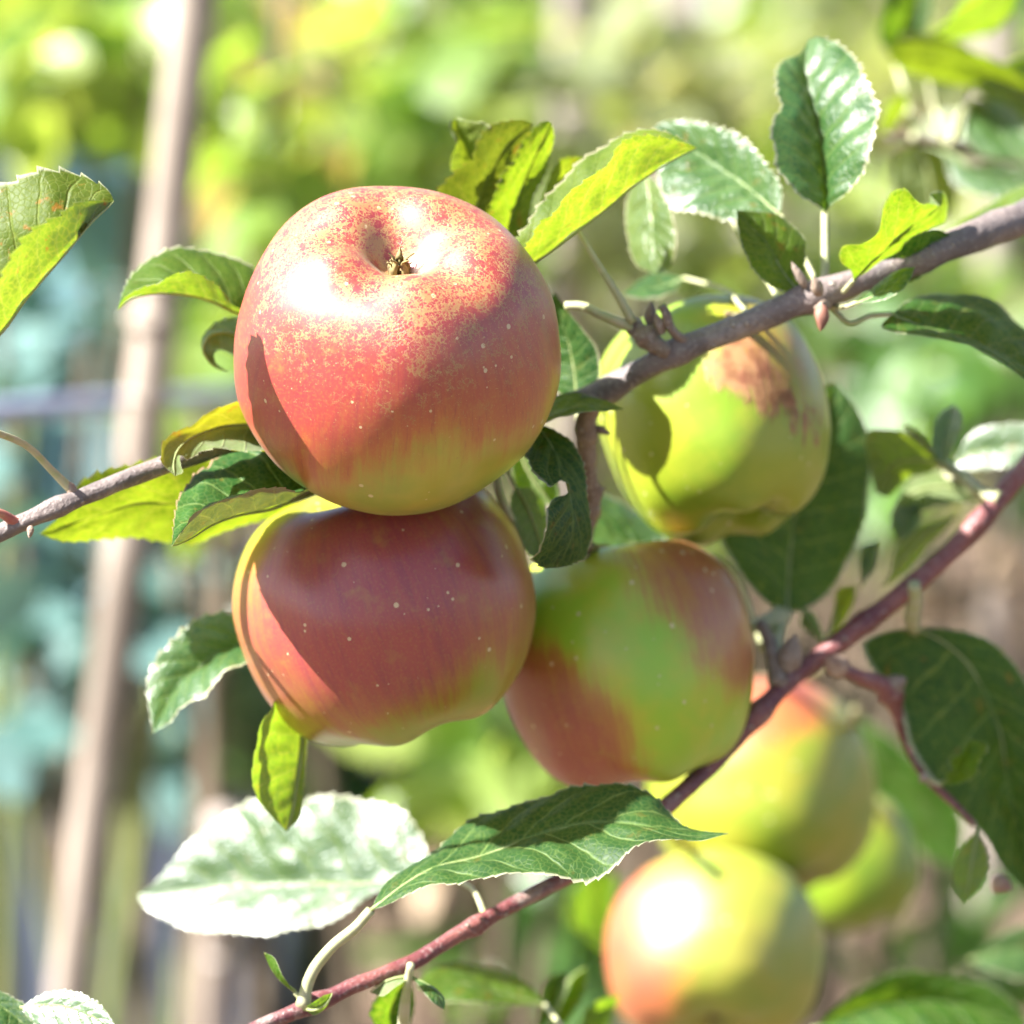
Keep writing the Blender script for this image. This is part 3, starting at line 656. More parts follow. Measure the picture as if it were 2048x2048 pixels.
sm = no.modifiers.new('thickness', 'SOLIDIFY'); sm.thickness = .002
for t in (0.0, 0.62):
    p = tl.lerp(tr, t); pth = np.array([[p.x, p.y + .05, -.05], [p.x, p.y + .05, p.z * .5], [p.x, p.y + .05, p.z + .01]])
    v, f = tube_geo(pth, [.018] * 3, 10); link_mesh('post', v, f, M_STEM, ne, origin=parent_origin(ne))
for nm, dz in (('top_cord', 0), ('bottom_cord', .6 - tl.z)):
    v, f = tube_geo([np.array(tl) + [0, .02, dz], np.array(tr) + [0, .02, dz]], [.006, .006], 8); link_mesh(nm, v, f, M_CANE2, ne, origin=parent_origin(ne))
# --- dark blue sheet laid on the soil to fill the dark area, lower left
c0 = ground_hit(300, 1900)
v, f = grid_sheet(np.linspace(c0.x - 1.1, c0.x + .17, 24), np.linspace(c0.y - .9, c0.y + 2.2, 30), lambda x, y: .055 + .018 * mnoise.noise(Vector((x * 4, y * 4, 2))))
so = link_mesh('dark_sheet', v, f, plain_material('dark_sheet_cloth', (0.035, 0.04, 0.06), (0.05, 0.055, 0.09), 0.35, 9.0, spec=0.8))
sm = so.modifiers.new('thickness', 'SOLIDIFY'); sm.thickness = .003
tag(so, 'dark blue sheet on the soil at the lower left', 'sheet')

# ================================================================== APPLES
apple('large red blushed apple with netted russet skin, eye end up, topmost of the stack', 790, 696, 0, 652, (0.06, 0.745, 0.665),
      dict(lo=-0.45, hi=0.85, russet=1.0, rough=0.43, spec=0.85, red=(0.31, 0.026, 0.032), deep=(0.21, 0.014, 0.034), orange=(0.40, 0.12, 0.02)), tall=0.955, lob=0.012, seed=1, stalk_to=(830, 872, 46),
      blushes=[((-0.50, 0.42, 0.60), 1.0), ((0.35, 0.65, 0.55), 0.85)])
apple('dusky red apple hanging directly beneath the topmost russet apple', 772, 1214, 34, 607, (0.30, -0.93, -0.15),
      dict(lo=0.12, hi=1.10, lent=1.0, russet=0.0, red=(0.31, 0.045, 0.050), deep=(0.21, 0.025, 0.055), orange=(0.34, 0.16, 0.03)), tall=0.92, lob=0.02, seed=2, stalk_to=(790, 878, 48),
      blushes=[((-0.08, 0.10, 0.95), 1.1), ((0.72, 0.45, 0.5), 0.8), ((-0.7, -0.35, 0.6), 0.7)])
apple('green apple with brown scabby patch behind the thick upper branch', 1427, 840, 82, 464, (0.22, -0.93, 0.25),
      dict(lo=0.30, hi=0.95, green=(0.17, 0.28, 0.012), yellow=(0.28, 0.32, 0.02)), tall=1.10, lob=0.015, seed=3, stalk_to=(1548, 626, 38),
      blushes=[((0.55, 0.75, 0.25), 0.35)], scab=[((0.20, 0.42, 0.84), 0.945, 0.985), ((0.42, 0.20, 0.84), 0.955, 0.99), ((0.72, 0.0, 0.65), 0.975, 1.0)])
apple('shaded half green half brownish red apple right of the dusky red one', 1254, 1328, 72, 510, (0.14, -0.985, 0.04),
      dict(lo=0.28, hi=0.95, green=(0.26, 0.46, 0.02), yellow=(0.42, 0.44, 0.025), red=(0.30, 0.06, 0.04), orange=(0.38, 0.18, 0.03)), tall=1.06, lob=0.012, seed=4, stalk_to=(1172, 1090, 52),
      blushes=[((-0.72, -0.60, 0.36), 0.85), ((0.72, 0.62, 0.30), 0.62)])
apple('blurred yellow green apple with orange shoulder behind the red twig', 1522, 1578, 300, 455, (0.15, -0.90, 0.30),
      dict(lo=0.35, hi=0.95, rough=.50, spec=.7, green=(0.17, 0.25, 0.008), yellow=(0.28, 0.27, 0.015)), tall=1.0, seed=5, stalk_to=(1640, 1340, 250),
      blushes=[((-0.25, 0.9, 0.3), 0.72)])
apple('small green apple tucked behind two others at lower right', 1702, 1726, 385, 268, (0.30, -0.85, 0.2),
      dict(lo=0.6, hi=1.1, rough=.48, green=(0.14, 0.25, 0.006), yellow=(0.2, 0.26, 0.01)), tall=1.08, seed=6, stalk_to=(1712, 1420, 270),
      blushes=[((0.5, 0.6, 0.3), 0.3)])
apple('blurred sunlit apple with dark eye at the bottom edge of the picture', 1428, 1906, 270, 436, (-0.02, -0.84, 0.54),
      dict(lo=0.25, hi=0.9, rough=.52, spec=1.0, green=(0.19, 0.26, 0.01), yellow=(0.30, 0.28, 0.02)), tall=0.92, seed=7, stalk_to=(1330, 1650, 240),
      blushes=[((-0.85, 0.1, 0.4), 0.68)])

# ================================================================== UPPER BRANCH
T1 = empty('apple_branch', P(2100, 400, 75), 'thick grey brown apple branch crossing behind the russet apple', 'branch')
tube('stem', [(-60, 1100), (0, 1066), (150, 1000), (330, 930), (440, 893), (600, 862), (800, 850), (1000, 832), (1180, 795), (1330, 716), (1500, 645), (1640, 588), (1780, 540), (1900, 492), (2048, 432), (2150, 385)],
     [-6, -2, 8, 18, 30, 46, 42, 30, 28, 32, 40, 60], [16, 18, 19, 20, 21, 24, 26, 27, 32, 36], M_BARK, T1, n=120, sides=16, bump=0.2, seed=3,
     knots=[(0.075, .22, .012), (0.55, .3, .015), (0.62, .15, .012), (0.735, .35, .014), (0.83, .14, .01)])
tube('limb', [(2120, 398), (2150, 385), (2350, 310), (2700, 230), (3100, 260), (3500, 420)], [59, 60, 78, 110, 140], [34, 36, 42, 52, 66, 82], M_BARK, T1, n=40, sides=16, bump=.2, seed=41)
tube('fruiting_spur', [(1182, 800), (1172, 850), (1178, 930), (1186, 1000), (1176, 1060), (1168, 1110), (1172, 1160)], [32, 46, 58], [22, 20, 16, 15, 11, 9], M_SPUR, T1, n=40, sides=12, bump=0.35, seed=8,
     knots=[(.18, .3, .05), (.5, .35, .04), (.62, .3, .03)])
bud(T1, 1192, 855, 36, 34, 16, (0.9, -0.4, 0.2), M_SPUR, seed=2)
bud(T1, 1190, 985, 50, 26, 18, (0.8, 0.3, 0.3), M_SPUR, seed=4)
tube('fruiting_spur', [(1340, 708), (1312, 690), (1290, 672), (1268, 655), (1250, 640)], [29, 33], [15, 18, 21, 20, 14], M_SPUR, T1, n=24, sides=12, bump=0.4, seed=11, knots=[(.5, .2, .1)])
bud(T1, 1325, 668, 28, 46, 22, (-0.3, 0.9, 0.2), M_SPUR, seed=1)
bud(T1, 1300, 650, 32, 50, 26, (0.05, 0.95, 0.2), M_SPUR, seed=5)
tube('fruiting_spur', [(1392, 690), (1362, 676), (1340, 655), (1330, 622), (1324, 612)], [29, 26], [9, 9, 9, 12, 8], M_SPUR, T1, n=16, sides=10, bump=0.2, seed=12)
tube('fruiting_spur', [(1665, 575), (1652, 590), (1645, 606), (1640, 620)], [32, 26], [26, 24, 20, 12], M_SPUR, T1, n=14, sides=12, bump=0.4, seed=13)
bud(T1, 1645, 612, 24, 54, 30, (-0.1, -0.95, 0.3), plain_material('bud_brown', (0.16, 0.06, 0.04), (0.24, 0.12, 0.08), 0.6, 300.0), seed=3)
bud(T1, 1640, 590, 24, 44, 26, (-0.35, 0.8, 0.5), M_SPUR, seed=6)
bud(T1, 1612, 575, 26, 60, 20, (-0.5, 0.85, 0.2), M_SPUR, seed=7)
tube('twig_scar', [(-30, 1018), (8, 1030), (30, 1044), (52, 1048)], [-10, -3], [8, 9, 11, 15], M_PETIOLE_RED, T1, n=12, sides=8)
bud(T1, 150, 995, -1, 34, 22, (-0.3, 0.9, 0.2), M_SPUR, seed=9)
bud(T1, 62, 1052, -8, 26, 14, (-0.1, -0.9, 0.3), M_SPUR, seed=10)

# --- leaves at the left end
leaf(T1, A=[(-50, 440), (-30, 390), (0, 366), (42, 352), (84, 337), (120, 338), (160, 346), (196, 364), (220, 384)], M=[(-70, 728), (-35, 696), (0, 664), (47, 601), (94, 546), (138, 496), (181, 445), (212, 416), (228, 402)],
     B=[(-50, 650), (-25, 590), (0, 540), (28, 502), (48, 472), (66, 456), (92, 441), (120, 426), (150, 405), (190, 400)],
     za=[-42, -38, -37, -37, -37, -36], zm=[-42, -43, -44, -44, -39], zb=[-56, -60, -60, -56, -50, -43], mat=M_LEAF, age=0.22, spots=0.8, teeth=15, tooth=.10, seed=1, nt=150, wave=0.03,
     petiole=[(-110, 780), (-70, 845), (0, 868), (56, 893), (106, 943), (155, 992)], pz=[-42, -36, -24, -12, -4, 0], pr=8)
leaf(T1, A=[(500, 528), (471, 517), (427, 503), (380, 492), (340, 497), (297, 517), (268, 541), (246, 580)], M=[(530, 640), (467, 622), (430, 604), (399, 593), (348, 586), (290, 588), (254, 602), (235, 620)],
     B=[(500, 625), (464, 606), (438, 575), (406, 550), (377, 540), (348, 550), (315, 568), (288, 573), (258, 588), (240, 608)],
     za=[45, 46, 44, 38], zm=[40, 32, 26, 22, 20], zb=[28, 14, 8, 10, 16], mat=M_LEAF, age=0.12, teeth=18, seed=2, flip=True, wave=0.02, petiole=[(620, 700), (680, 800), (720, 850)], pz=[42, 50, 52, 48])
leaf(T1, A=[(500, 640), (440, 640), (412, 662), (402, 690), (412, 716)], M=[(540, 700), (480, 676), (440, 668), (415, 680), (408, 700), (420, 722), (455, 742)], B=[(520, 740), (470, 712), (440, 700), (430, 705), (430, 722)],
     za=[55, 50, 44, 36], zm=[50, 48, 40, 34, 34, 40], zb=[46, 40, 34, 32, 36], mat=M_LEAF_SHINY, seed=3, nt=90, teeth=12, petiole=[(600, 760), (690, 845)], pz=[50, 56, 50])
leaf(T1, A=[(600, 800), (520, 796), (482, 803), (445, 809), (414, 824), (388, 848), (352, 862), (322, 892), (322, 925)], M=[(640, 862), (560, 852), (500, 850), (450, 852), (408, 866), (374, 882), (352, 906), (346, 934), (350, 952)],
     B=[(600, 905), (500, 905), (446, 895), (402, 905), (374, 920), (362, 912), (362, 932), (366, 944)],
     za=[24, 14, 8, 6, 8, 2, -4], zm=[28, 22, 18, 16, 14, 8, 0, -4], zb=[24, 12, 4, 4, 4, 4, -2], mat=M_LEAF, age=0.75, spots=0.55, teeth=14, tooth=.05, seed=4, wave=0.05, petiole=[(720, 866)], pz=[28, 44])
leaf(T1, A=[(600, 850), (560, 852), (519, 868), (492, 886), (470, 890), (445, 902), (428, 913), (414, 931), (394, 941), (378, 962), (366, 978), (354, 1000), (349, 1024), (346, 1050)],
     M=[(660, 965), (631, 983), (590, 998), (544, 1016), (476, 1029), (424, 1048), (383, 1074), (344, 1092)],
     B=[(640, 968), (596, 979), (545, 978), (499, 981), (466, 991), (432, 1005), (399, 1027), (372, 1052)],
     za=[34, 33, 30, 25, 19, 11, 0], zm=[18, 12, 7, 2, -5, -14], zb=[-8, -17, -22, -26, -30, -24], mat=M_LEAF_SHADED, redrim=1.0, spots=0.25, teeth=22, tooth=.07, seed=5, flip=True, nt=160,
     petiole=[(720, 930), (760, 880)], pz=[8, 34, 44])
leaf(T1, A=[(520, 1045), (450, 1066), (370, 1086), (310, 1088), (250, 1075), (200, 1076), (135, 1086)], M=[(620, 985), (540, 1006), (450, 1008), (370, 1004), (290, 1006), (180, 1034), (80, 1068)],
     B=[(560, 930), (460, 925), (400, 916), (320, 914), (255, 926), (195, 944), (150, 978), (120, 1030)],
     za=[54, 56, 50], zm=[44, 42, 40, 38, 36], zb=[36, 28, 26, 30], mat=M_LEAF_LIGHT, age=0.30, spots=0.1, teeth=22, seed=6, wave=0.05, petiole=[(740, 900)], pz=[44, 50])
# --- below the second apple
leaf(T1, A=[(500, 1236), (440, 1222), (402, 1230), (370, 1250), (335, 1288), (305, 1322), (292, 1368), (297, 1415)], M=[(580, 1262), (500, 1284), (430, 1314), (380, 1350), (340, 1400), (306, 1466)],
     B=[(560, 1300), (500, 1325), (450, 1352), (400, 1392), (352, 1434)], za=[-2, -4, -3], zm=[0, 3, 2, 0, -6], zb=[-6, -12, -14, -10], glare=(580, 1262, 50, .42), mat=M_LEAF_SHINY, teeth=16, seed=7, flip=True, wave=0.04, quilt=.04, cup=.10,
     petiole=[(700, 1100), (760, 900)], pz=[56, 70, 50])
leaf(T1, A=[(540, 1410), (522, 1453), (513, 1490), (503, 1546), (508, 1580), (540, 1630)], M=[(600, 1380), (602, 1440), (598, 1500), (590, 1560), (582, 1620), (572, 1662)],
     B=[(620, 1420), (615, 1472), (613, 1520), (608, 1580), (596, 1640)], za=[20, 16, 16, 22], zm=[42, 40, 38, 34, 30], zb=[44, 40, 34], mat=M_LEAF_LIGHT, age=.12, teeth=14, tooth=.03, seed=8, rib=9,
     petiole=[(640, 1250), (720, 1000), (780, 880)], pz=[42, 66, 66, 48])
# --- behind the top apple, upper middle
leaf(T1, A=[(1000, 500), (1043, 462), (1086, 394), (1130, 354), (1165, 316), (1207, 290), (1244, 268), (1285, 256), (1330, 262)], M=[(1010, 560), (1074, 519), (1154, 460), (1223, 407), (1285, 357), (1347, 318), (1394, 295)],
     B=[(1020, 530), (1052, 488), (1080, 444), (1114, 420), (1139, 382), (1185, 346), (1220, 324), (1238, 286), (1285, 269), (1334, 275)],
     za=[20, 22, 27, 29, 26], zm=[18, 16, 16, 16, 16], zb=[8, 1, -2, 2, 8], mat=M_LEAF_LIGHT, age=.25, spots=.1, teeth=20, seed=9, nt=150, petiole=[(960, 640), (900, 800)], pz=[18, 42, 48])
leaf(T1, A=[(980, 414), (992, 374), (1005, 342), (1027, 317), (1043, 283), (1067, 256), (1094, 241)], M=[(1010, 520), (1020, 440), (1040, 384), (1062, 330), (1084, 282), (1103, 243)],
     B=[(1050, 470), (1066, 400), (1086, 360), (1098, 320), (1108, 264)], za=[34, 32, 34], zm=[44, 42, 40, 38], zb=[46, 48, 46], mat=M_LEAF_LIGHT, age=.2, spots=.4, redrim=.8, teeth=18, tooth=.07, seed=10, petiole=[(980, 640), (940, 810)], pz=[44, 52, 50])
leaf(T1, A=[(868, 386), (906, 346), (943, 315), (952, 282), (978, 253), (1018, 240), (1050, 240)], M=[(900, 520), (940, 440), (970, 370), (1000, 310), (1030, 272), (1066, 246)],
     B=[(980, 480), (1010, 400), (1030, 340), (1050, 290)], za=[38, 36, 36], zm=[47, 47, 45, 43], zb=[52, 52, 51], mat=M_LEAF_DARK, age=.35, spots=.7, redrim=1., teeth=18, tooth=.07, seed=11, petiole=[(920, 700), (880, 820)], pz=[47, 54, 52])
leaf(T1, A=[(900, 320), (912, 290), (899, 256), (902, 240)], M=[(960, 380), (946, 330), (930, 292), (914, 262), (912, 235)], B=[(985, 330), (985, 285), (974, 246), (940, 242)], za=[42, 40, 41], zm=[53, 51, 49, 46], zb=[49, 44, 42], mat=M_LEAF_SHINY, age=.3,
     teeth=12, seed=12, nt=90, petiole=[(960, 600), (900, 830)], pz=[53, 58, 52])
leaf(T1, A=[(1090, 380), (1104, 340), (1120, 318), (1145, 312)], M=[(1060, 480), (1090, 410), (1120, 360), (1170, 316)], B=[(1100, 440), (1130, 390), (1160, 345)], za=[48, 46], zm=[52, 52, 52], zb=[56, 56], mat=M_LEAF_LIGHT, age=.3, teeth=12, seed=13, nt=80,
     petiole=[(1010, 640), (960, 820)], pz=[52, 60, 52])
leaf(T1, A=[(1520, 442), (1460, 441), (1400, 432), (1350, 420), (1322, 385), (1310, 320)], M=[(1560, 430), (1541, 414), (1501, 379), (1450, 342), (1400, 308), (1340, 276), (1302, 262)], B=[(1562, 372), (1530, 318), (1482, 270), (1430, 250), (1372, 239), (1318, 248)],
     za=[-3, -4, -3], zm=[0, 2, 2, 0], zb=[-3, -4, -3], glare=(1541, 412, 55, .46), mat=M_LEAF_SHINY, teeth=22, seed=14, quilt=.05, wave=.04, cup=.08, petiole=[(1600, 500), (1640, 580)], pz=[60, 50, 40])
leaf(T1, A=[(1263, 372), (1251, 410), (1256, 480), (1270, 528)], M=[(1290, 345), (1296, 372), (1304, 454), (1308, 520), (1310, 548)], B=[(1326, 378), (1348, 440), (1352, 500), (1340, 536)], za=[84, 80, 76], zm=[76, 72, 68, 66], zb=[66, 60, 60], mat=M_LEAF_SHINY, age=.2, teeth=14,
     tooth=.03, seed=15, flip=True, nt=90, petiole=[(1330, 335), (1430, 400), (1510, 520), (1566, 616)], pz=[76, 88, 92, 70, 36])
leaf(T1, A=[(1350, 582), (1320, 594), (1280, 598)], M=[(1368, 556), (1330, 572), (1285, 580), (1246, 588)], B=[(1345, 550), (1310, 546), (1280, 560)], za=[90], zm=[100, 100, 100], zb=[110], mat=M_LEAF_DARK, teeth=12, seed=16, nt=60, petiole=[(1420, 570), (1480, 610), (1506, 640)], pz=[100, 92, 60, 36], pr=5)
tube('leaf_stalk', [(1130, 612), (1165, 612), (1200, 628), (1241, 645), (1270, 660)], [30, 28, 32], [9, 9, 10, 12], M_PETIOLE, T1, n=20)
tube('leaf_stalk', [(1130, 420), (1157, 463), (1200, 535), (1235, 590), (1266, 645)], [24, 27, 30], [5, 6, 8, 9], M_PETIOLE, T1, n=20)
# --- right of the top apple
leaf(T1, A=[(1123, 790), (1092, 760), (1075, 700), (1085, 640)], M=[(1154, 800), (1152, 780), (1146, 730), (1137, 686), (1122, 640), (1108, 584)], B=[(1181, 790), (1197, 766), (1201, 731), (1192, 695), (1163, 655), (1130, 614)],
     za=[56, 58, 55], zm=[51, 52, 51, 48], zb=[47, 46, 47], mat=M_LEAF_DARK, redrim=.3, teeth=20, tooth=.02, seed=17, petiole=[(1157, 840), (1160, 900), (1172, 960)], pz=[52, 50, 50, 54], pr=7)
leaf(T1, A=[(1060, 810), (1105, 796), (1150, 788), (1200, 798)], M=[(1020, 850), (1070, 838), (1120, 822), (1180, 808), (1248, 818)], B=[(1060, 862), (1088, 848), (1120, 836), (1170, 824), (1220, 822)], za=[40, 44, 38], zm=[30, 28, 26, 24], zb=[14, 10, 14], mat=M_LEAF_LIGHT,
     age=.1, teeth=14, tooth=.02, seed=18, nt=90, petiole=[(1000, 850), (960, 845)], pz=[30, 40, 46])
leaf(T1, A=[(1120, 866), (1148, 889), (1168, 926), (1173, 977), (1181, 1020), (1186, 1046), (1181, 1085), (1168, 1114), (1146, 1131)], M=[(1064, 842), (1096, 880), (1122, 930), (1140, 985), (1146, 1040), (1138, 1090), (1112, 1136)],
     B=[(1044, 872), (1046, 902), (1060, 936), (1080, 960), (1100, 972), (1122, 962), (1140, 975), (1134, 988), (1104, 998), (1092, 1036), (1088, 1080), (1076, 1106), (1062, 1116), (1078, 1133)],
     za=[24, 20, 16, 14, 16], zm=[28, 18, 10, 6, 4, 6], zb=[22, 8, 0, -2, 6, 0, -8, -10, -6, 0], mat=M_LEAF_DARK, teeth=26, tooth=.05, seed=19, nt=170, quilt=.07, wave=.03, petiole=[(1030, 830), (985, 838)], pz=[28, 38, 45])
leaf(T1, A=[(1020, 1000), (1030, 1060), (1060, 1110)], M=[(1030, 975), (1050, 1010), (1070, 1060), (1085, 1118)], B=[(1068, 980), (1092, 1012), (1094, 1070)], za=[40, 40], zm=[48, 46, 46, 44], zb=[60, 58], mat=M_LEAF_DARK, teeth=12, seed=20, nt=80, petiole=[(1010, 930), (990, 850)], pz=[48, 50, 46])
leaf(T1, A=[(1024, 930), (1026, 970), (1050, 1000)], M=[(1040, 890), (1052, 930), (1075, 970), (1110, 1010)], B=[(1075, 900), (1105, 940), (1120, 985)], za=[62, 62], zm=[60, 60, 60], zb=[54, 54], mat=M_LEAF_LIGHT, teeth=12, seed=21, nt=60, petiole=[(1030, 860)], pz=[60, 46])
leaf(T1, A=[(1300, 1140), (1250, 1150), (1190, 1130)], M=[(1380, 1100), (1300, 1090), (1230, 1080), (1160, 1060)], B=[(1310, 1050), (1250, 1010), (1190, 985), (1165, 1010)], za=[96, 92], zm=[106, 104, 100, 98], zb=[112, 112, 106], mat=M_LEAF_SHINY, seed=22, nt=90, petiole=[(1440, 1120), (1530, 1300)], pz=[106, 108, 100])
tube('leaf_stalk', [(985, 850), (990, 930), (1000, 990), (1022, 1040), (1040, 1090)], [46, 40, 44], [8, 8, 9, 8], M_PETIOLE, T1, n=20)
# --- the upright rosette on the right
leaf(T1, A=[(1641, 416), (1601, 395), (1561, 346), (1548, 305), (1535, 266), (1541, 240), (1562, 212), (1552, 178), (1548, 143), (1568, 118), (1598, 108)], M=[(1650, 424), (1649, 380), (1647, 335), (1640, 285), (1631, 234), (1622, 195), (1615, 161), (1610, 118), (1616, 80)],
     B=[(1665, 409), (1692, 385), (1729, 342), (1749, 298), (1756, 241), (1746, 184), (1729, 141), (1702, 104), (1668, 81), (1636, 74)], za=[31, 32, 37, 46, 58], zm=[40, 46, 52, 58, 66], zb=[32, 31, 36, 46, 58], mat=M_LEAF_SHINY, teeth=24, tooth=.07, seed=23, nt=150, wave=.04,
     quilt=.06, cup=.10, petiole=[(1650, 470), (1650, 530), (1646, 590)], pz=[50, 46, 42, 40], pr=8.5)
leaf(T1, A=[(1570, 584), (1517, 554), (1491, 511), (1475, 455)], M=[(1606, 592), (1568, 546), (1534, 487), (1500, 450), (1474, 421)], B=[(1606, 560), (1612, 505), (1608, 473), (1582, 446), (1551, 427), (1517, 422)], za=[26, 22, 24], zm=[32, 30, 30, 32], zb=[36, 40, 40], mat=M_LEAF, age=.15,
     teeth=20, tooth=.03, seed=24, petiole=[(1625, 606), (1640, 612)], pz=[32, 33, 36], pr=6)
leaf(T1, A=[(1702, 543), (1679, 517), (1688, 497), (1722, 488), (1749, 460), (1762, 423), (1786, 390), (1814, 382), (1828, 396)], M=[(1708, 560), (1730, 536), (1755, 512), (1800, 470), (1838, 440), (1880, 412)], B=[(1740, 540), (1775, 512), (1805, 494), (1852, 462), (1890, 426), (1896, 396), (1860, 388)],
     za=[10, 4, 2, 6], zm=[22, 22, 22, 26], zb=[28, 34, 36], mat=M_LEAF_LIGHT, age=.15, teeth=14, tooth=.02, seed=25, wave=.05, petiole=[(1690, 580), (1660, 606)], pz=[22, 28, 34], pr=6)
leaf(T1, A=[(1752, 530), (1790, 500), (1830, 470), (1870, 458)], M=[(1744, 566), (1785, 545), (1830, 518), (1870, 492), (1906, 472)], B=[(1785, 572), (1828, 562), (1870, 530), (1900, 496)], za=[30, 26], zm=[32, 32, 34, 36], zb=[38, 40], mat=M_LEAF_DARK, teeth=14, tooth=.02, seed=26, nt=90, petiole=[(1700, 596), (1655, 606)], pz=[32, 34, 36])
leaf(T1, A=[(1735, 585), (1770, 555), (1800, 538)], M=[(1712, 606), (1750, 590), (1790, 562), (1830, 534)], B=[(1750, 604), (1795, 588), (1820, 560)], za=[24], zm=[20, 18, 18, 20], zb=[12], mat=M_LEAF_SHINY, teeth=8, tooth=.02, seed=27, nt=60, petiole=[(1690, 614), (1652, 612)], pz=[20, 28, 34])
leaf(T1, A=[(1816, 600), (1870, 587), (1937, 590), (1988, 607), (2020, 630), (2060, 670)], M=[(1784, 628), (1838, 650), (1903, 670), (1980, 698), (2060, 740), (2110, 775)], B=[(1762, 652), (1803, 667), (1870, 676), (1937, 693), (2000, 724), (2060, 765)], za=[56, 62, 62, 54], zm=[36, 34, 34, 36], zb=[24, 22, 26],
     mat=M_LEAF, teeth=24, tooth=.03, seed=28, petiole=[(1740, 632), (1700, 646), (1660, 612)], pz=[36, 36, 34, 36])

# ================================================================== LOWER RED TWIG
T2 = empty('apple_twig', P(2120, 860, 110), 'slender dark red apple twig running diagonally under the apples', 'branch')
tube('stem', [(2130, 850), (2048, 940), (1990, 1008), (1930, 1075), (1850, 1150), (1700, 1268), (1580, 1362), (1520, 1424), (1470, 1480), (1360, 1588), (1290, 1648), (1140, 1750), (1040, 1802), (900, 1880), (830, 1922), (700, 1975), (610, 2016), (520, 2052), (460, 2085)],
     [95, 90, 84, 80, 78, 70, 54, 40, 28, 18, 10, 4], [23, 22, 21, 21, 19, 18, 19, 17, 15, 16, 15, 13], M_BARK_RED, T2, n=150, sides=14, bump=0.18, seed=21, knots=[(.13, .25, .01), (.27, .2, .01), (.40, .45, .014), (.47, .2, .015), (.76, .3, .01), (.92, .4, .012)])
tube('limb', [(2105, 878), (2130, 850), (2300, 690), (2600, 500), (2900, 330), (3060, 262)], [95, 96, 108, 124, 138], [22, 23, 28, 34, 40, 44], M_BARK_RED, T2, n=40, sides=14, bump=.2, seed=42)
leaf(T2, A=[(760, 1782), (800, 1744), (857, 1708), (900, 1668), (951, 1637), (1018, 1617), (1085, 1590), (1139, 1571), (1210, 1566), (1281, 1576), (1311, 1590), (1341, 1626), (1375, 1652)],
     M=[(742, 1820), (800, 1774), (860, 1738), (960, 1712), (1060, 1676), (1180, 1646), (1290, 1652), (1380, 1672), (1456, 1667)],
     B=[(770, 1812), (820, 1786), (877, 1768), (917, 1772), (951, 1762), (1011, 1752), (1065, 1743), (1119, 1756), (1186, 1766), (1237, 1726), (1270, 1697), (1300, 1682), (1350, 1680), (1400, 1682)],
     za=[18, 22, 26, 24, 18, 14], zm=[2, 6, 10, 8, 2, -4], zb=[-4, -8, -10, -8, -6], mat=M_LEAF_DARK, teeth=30, tooth=.06, seed=31, nt=190, quilt=.06, wave=.02,
     petiole=[(716, 1850), (660, 1898), (620, 1955), (606, 2012)], pz=[2, 2, 4, 6], pr=12)
leaf(T2, A=[(540, 1935), (530, 1905)], M=[(590, 1985), (560, 1962), (540, 1935), (531, 1906)], B=[(565, 1950), (545, 1912)], za=[4], zm=[6, 4, 4], zb=[0], mat=M_LEAF_LIGHT, teeth=2, tooth=0, seed=32, nt=40, petiole=[(604, 2000)], pz=[6, 6], pr=6)
leaf(T2, A=[(625, 2030), (655, 2010)], M=[(608, 2016), (632, 2018), (652, 2006), (664, 1986)], B=[(630, 2002), (650, 1990)], za=[4], zm=[6, 2, 2], zb=[0], mat=M_LEAF_LIGHT, teeth=2, tooth=0, seed=33, nt=40)
# big pale leaf lit from above
leaf(T2, A=[(800, 1760), (738, 1793), (697, 1824), (655, 1845), (606, 1857), (552, 1868), (490, 1867), (432, 1865), (382, 1861), (324, 1836), (284, 1808)],
     M=[(866, 1738), (800, 1757), (738, 1766), (660, 1768), (597, 1766), (490, 1770), (366, 1779), (320, 1785), (276, 1790)],
     B=[(854, 1699), (838, 1661), (813, 1625), (780, 1610), (730, 1599), (668, 1588), (614, 1598), (575, 1640), (540, 1625), (506, 1597), (482, 1608), (432, 1641), (382, 1678), (337, 1732), (306, 1769)],
     za=[0, -3, -3, 0], zm=[0, 3, 4, 3, 0], zb=[0, -2, -2, 0], glare=(866, 1738, 94, .45), mat=M_LEAF_WHITE, teeth=30, tooth=.05, seed=34, nt=170, quilt=.035, wave=.03, wk=5.0, cup=.05, label='big pale leaf glaring white in the sun',
     petiole=[(910, 1760), (950, 1785), (972, 1838)], pz=[78, 60, 40, 30], pr=5)
leaf(T2, A=[(1000, 2010), (940, 2005), (880, 2000)], M=[(1090, 2010), (1000, 1985), (920, 1965), (835, 1975)], B=[(1050, 1960), (980, 1935), (900, 1925), (850, 1945)], za=[96], zm=[110, 105, 100], zb=[120], mat=M_LEAF_LIGHT, age=.05, seed=35, nt=60, petiole=[(1120, 2050)], pz=[110, 60])
leaf(T2, A=[(760, 2060), (740, 2020), (770, 1975)], M=[(790, 2080), (780, 2030), (795, 1985), (812, 1958)], B=[(820, 2050), (830, 2000), (820, 1965)], za=[44], zm=[56, 52, 46], zb=[50], mat=M_LEAF, seed=36, nt=60)
tube('leaf_stalk', [(822, 1928), (818, 1950), (812, 1990), (806, 2060)], [12, 16, 24], [8, 9, 12, 12], M_PETIOLE, T2, n=16)
leaf(T2, A=[(870, 1975), (890, 2000)], M=[(826, 1955), (850, 1965), (875, 1985), (888, 2020)], B=[(840, 1975), (865, 2005)], za=[12], zm=[14, 10, 8], zb=[6], mat=M_LEAF_SHINY, teeth=2, tooth=0, seed=37, nt=40)
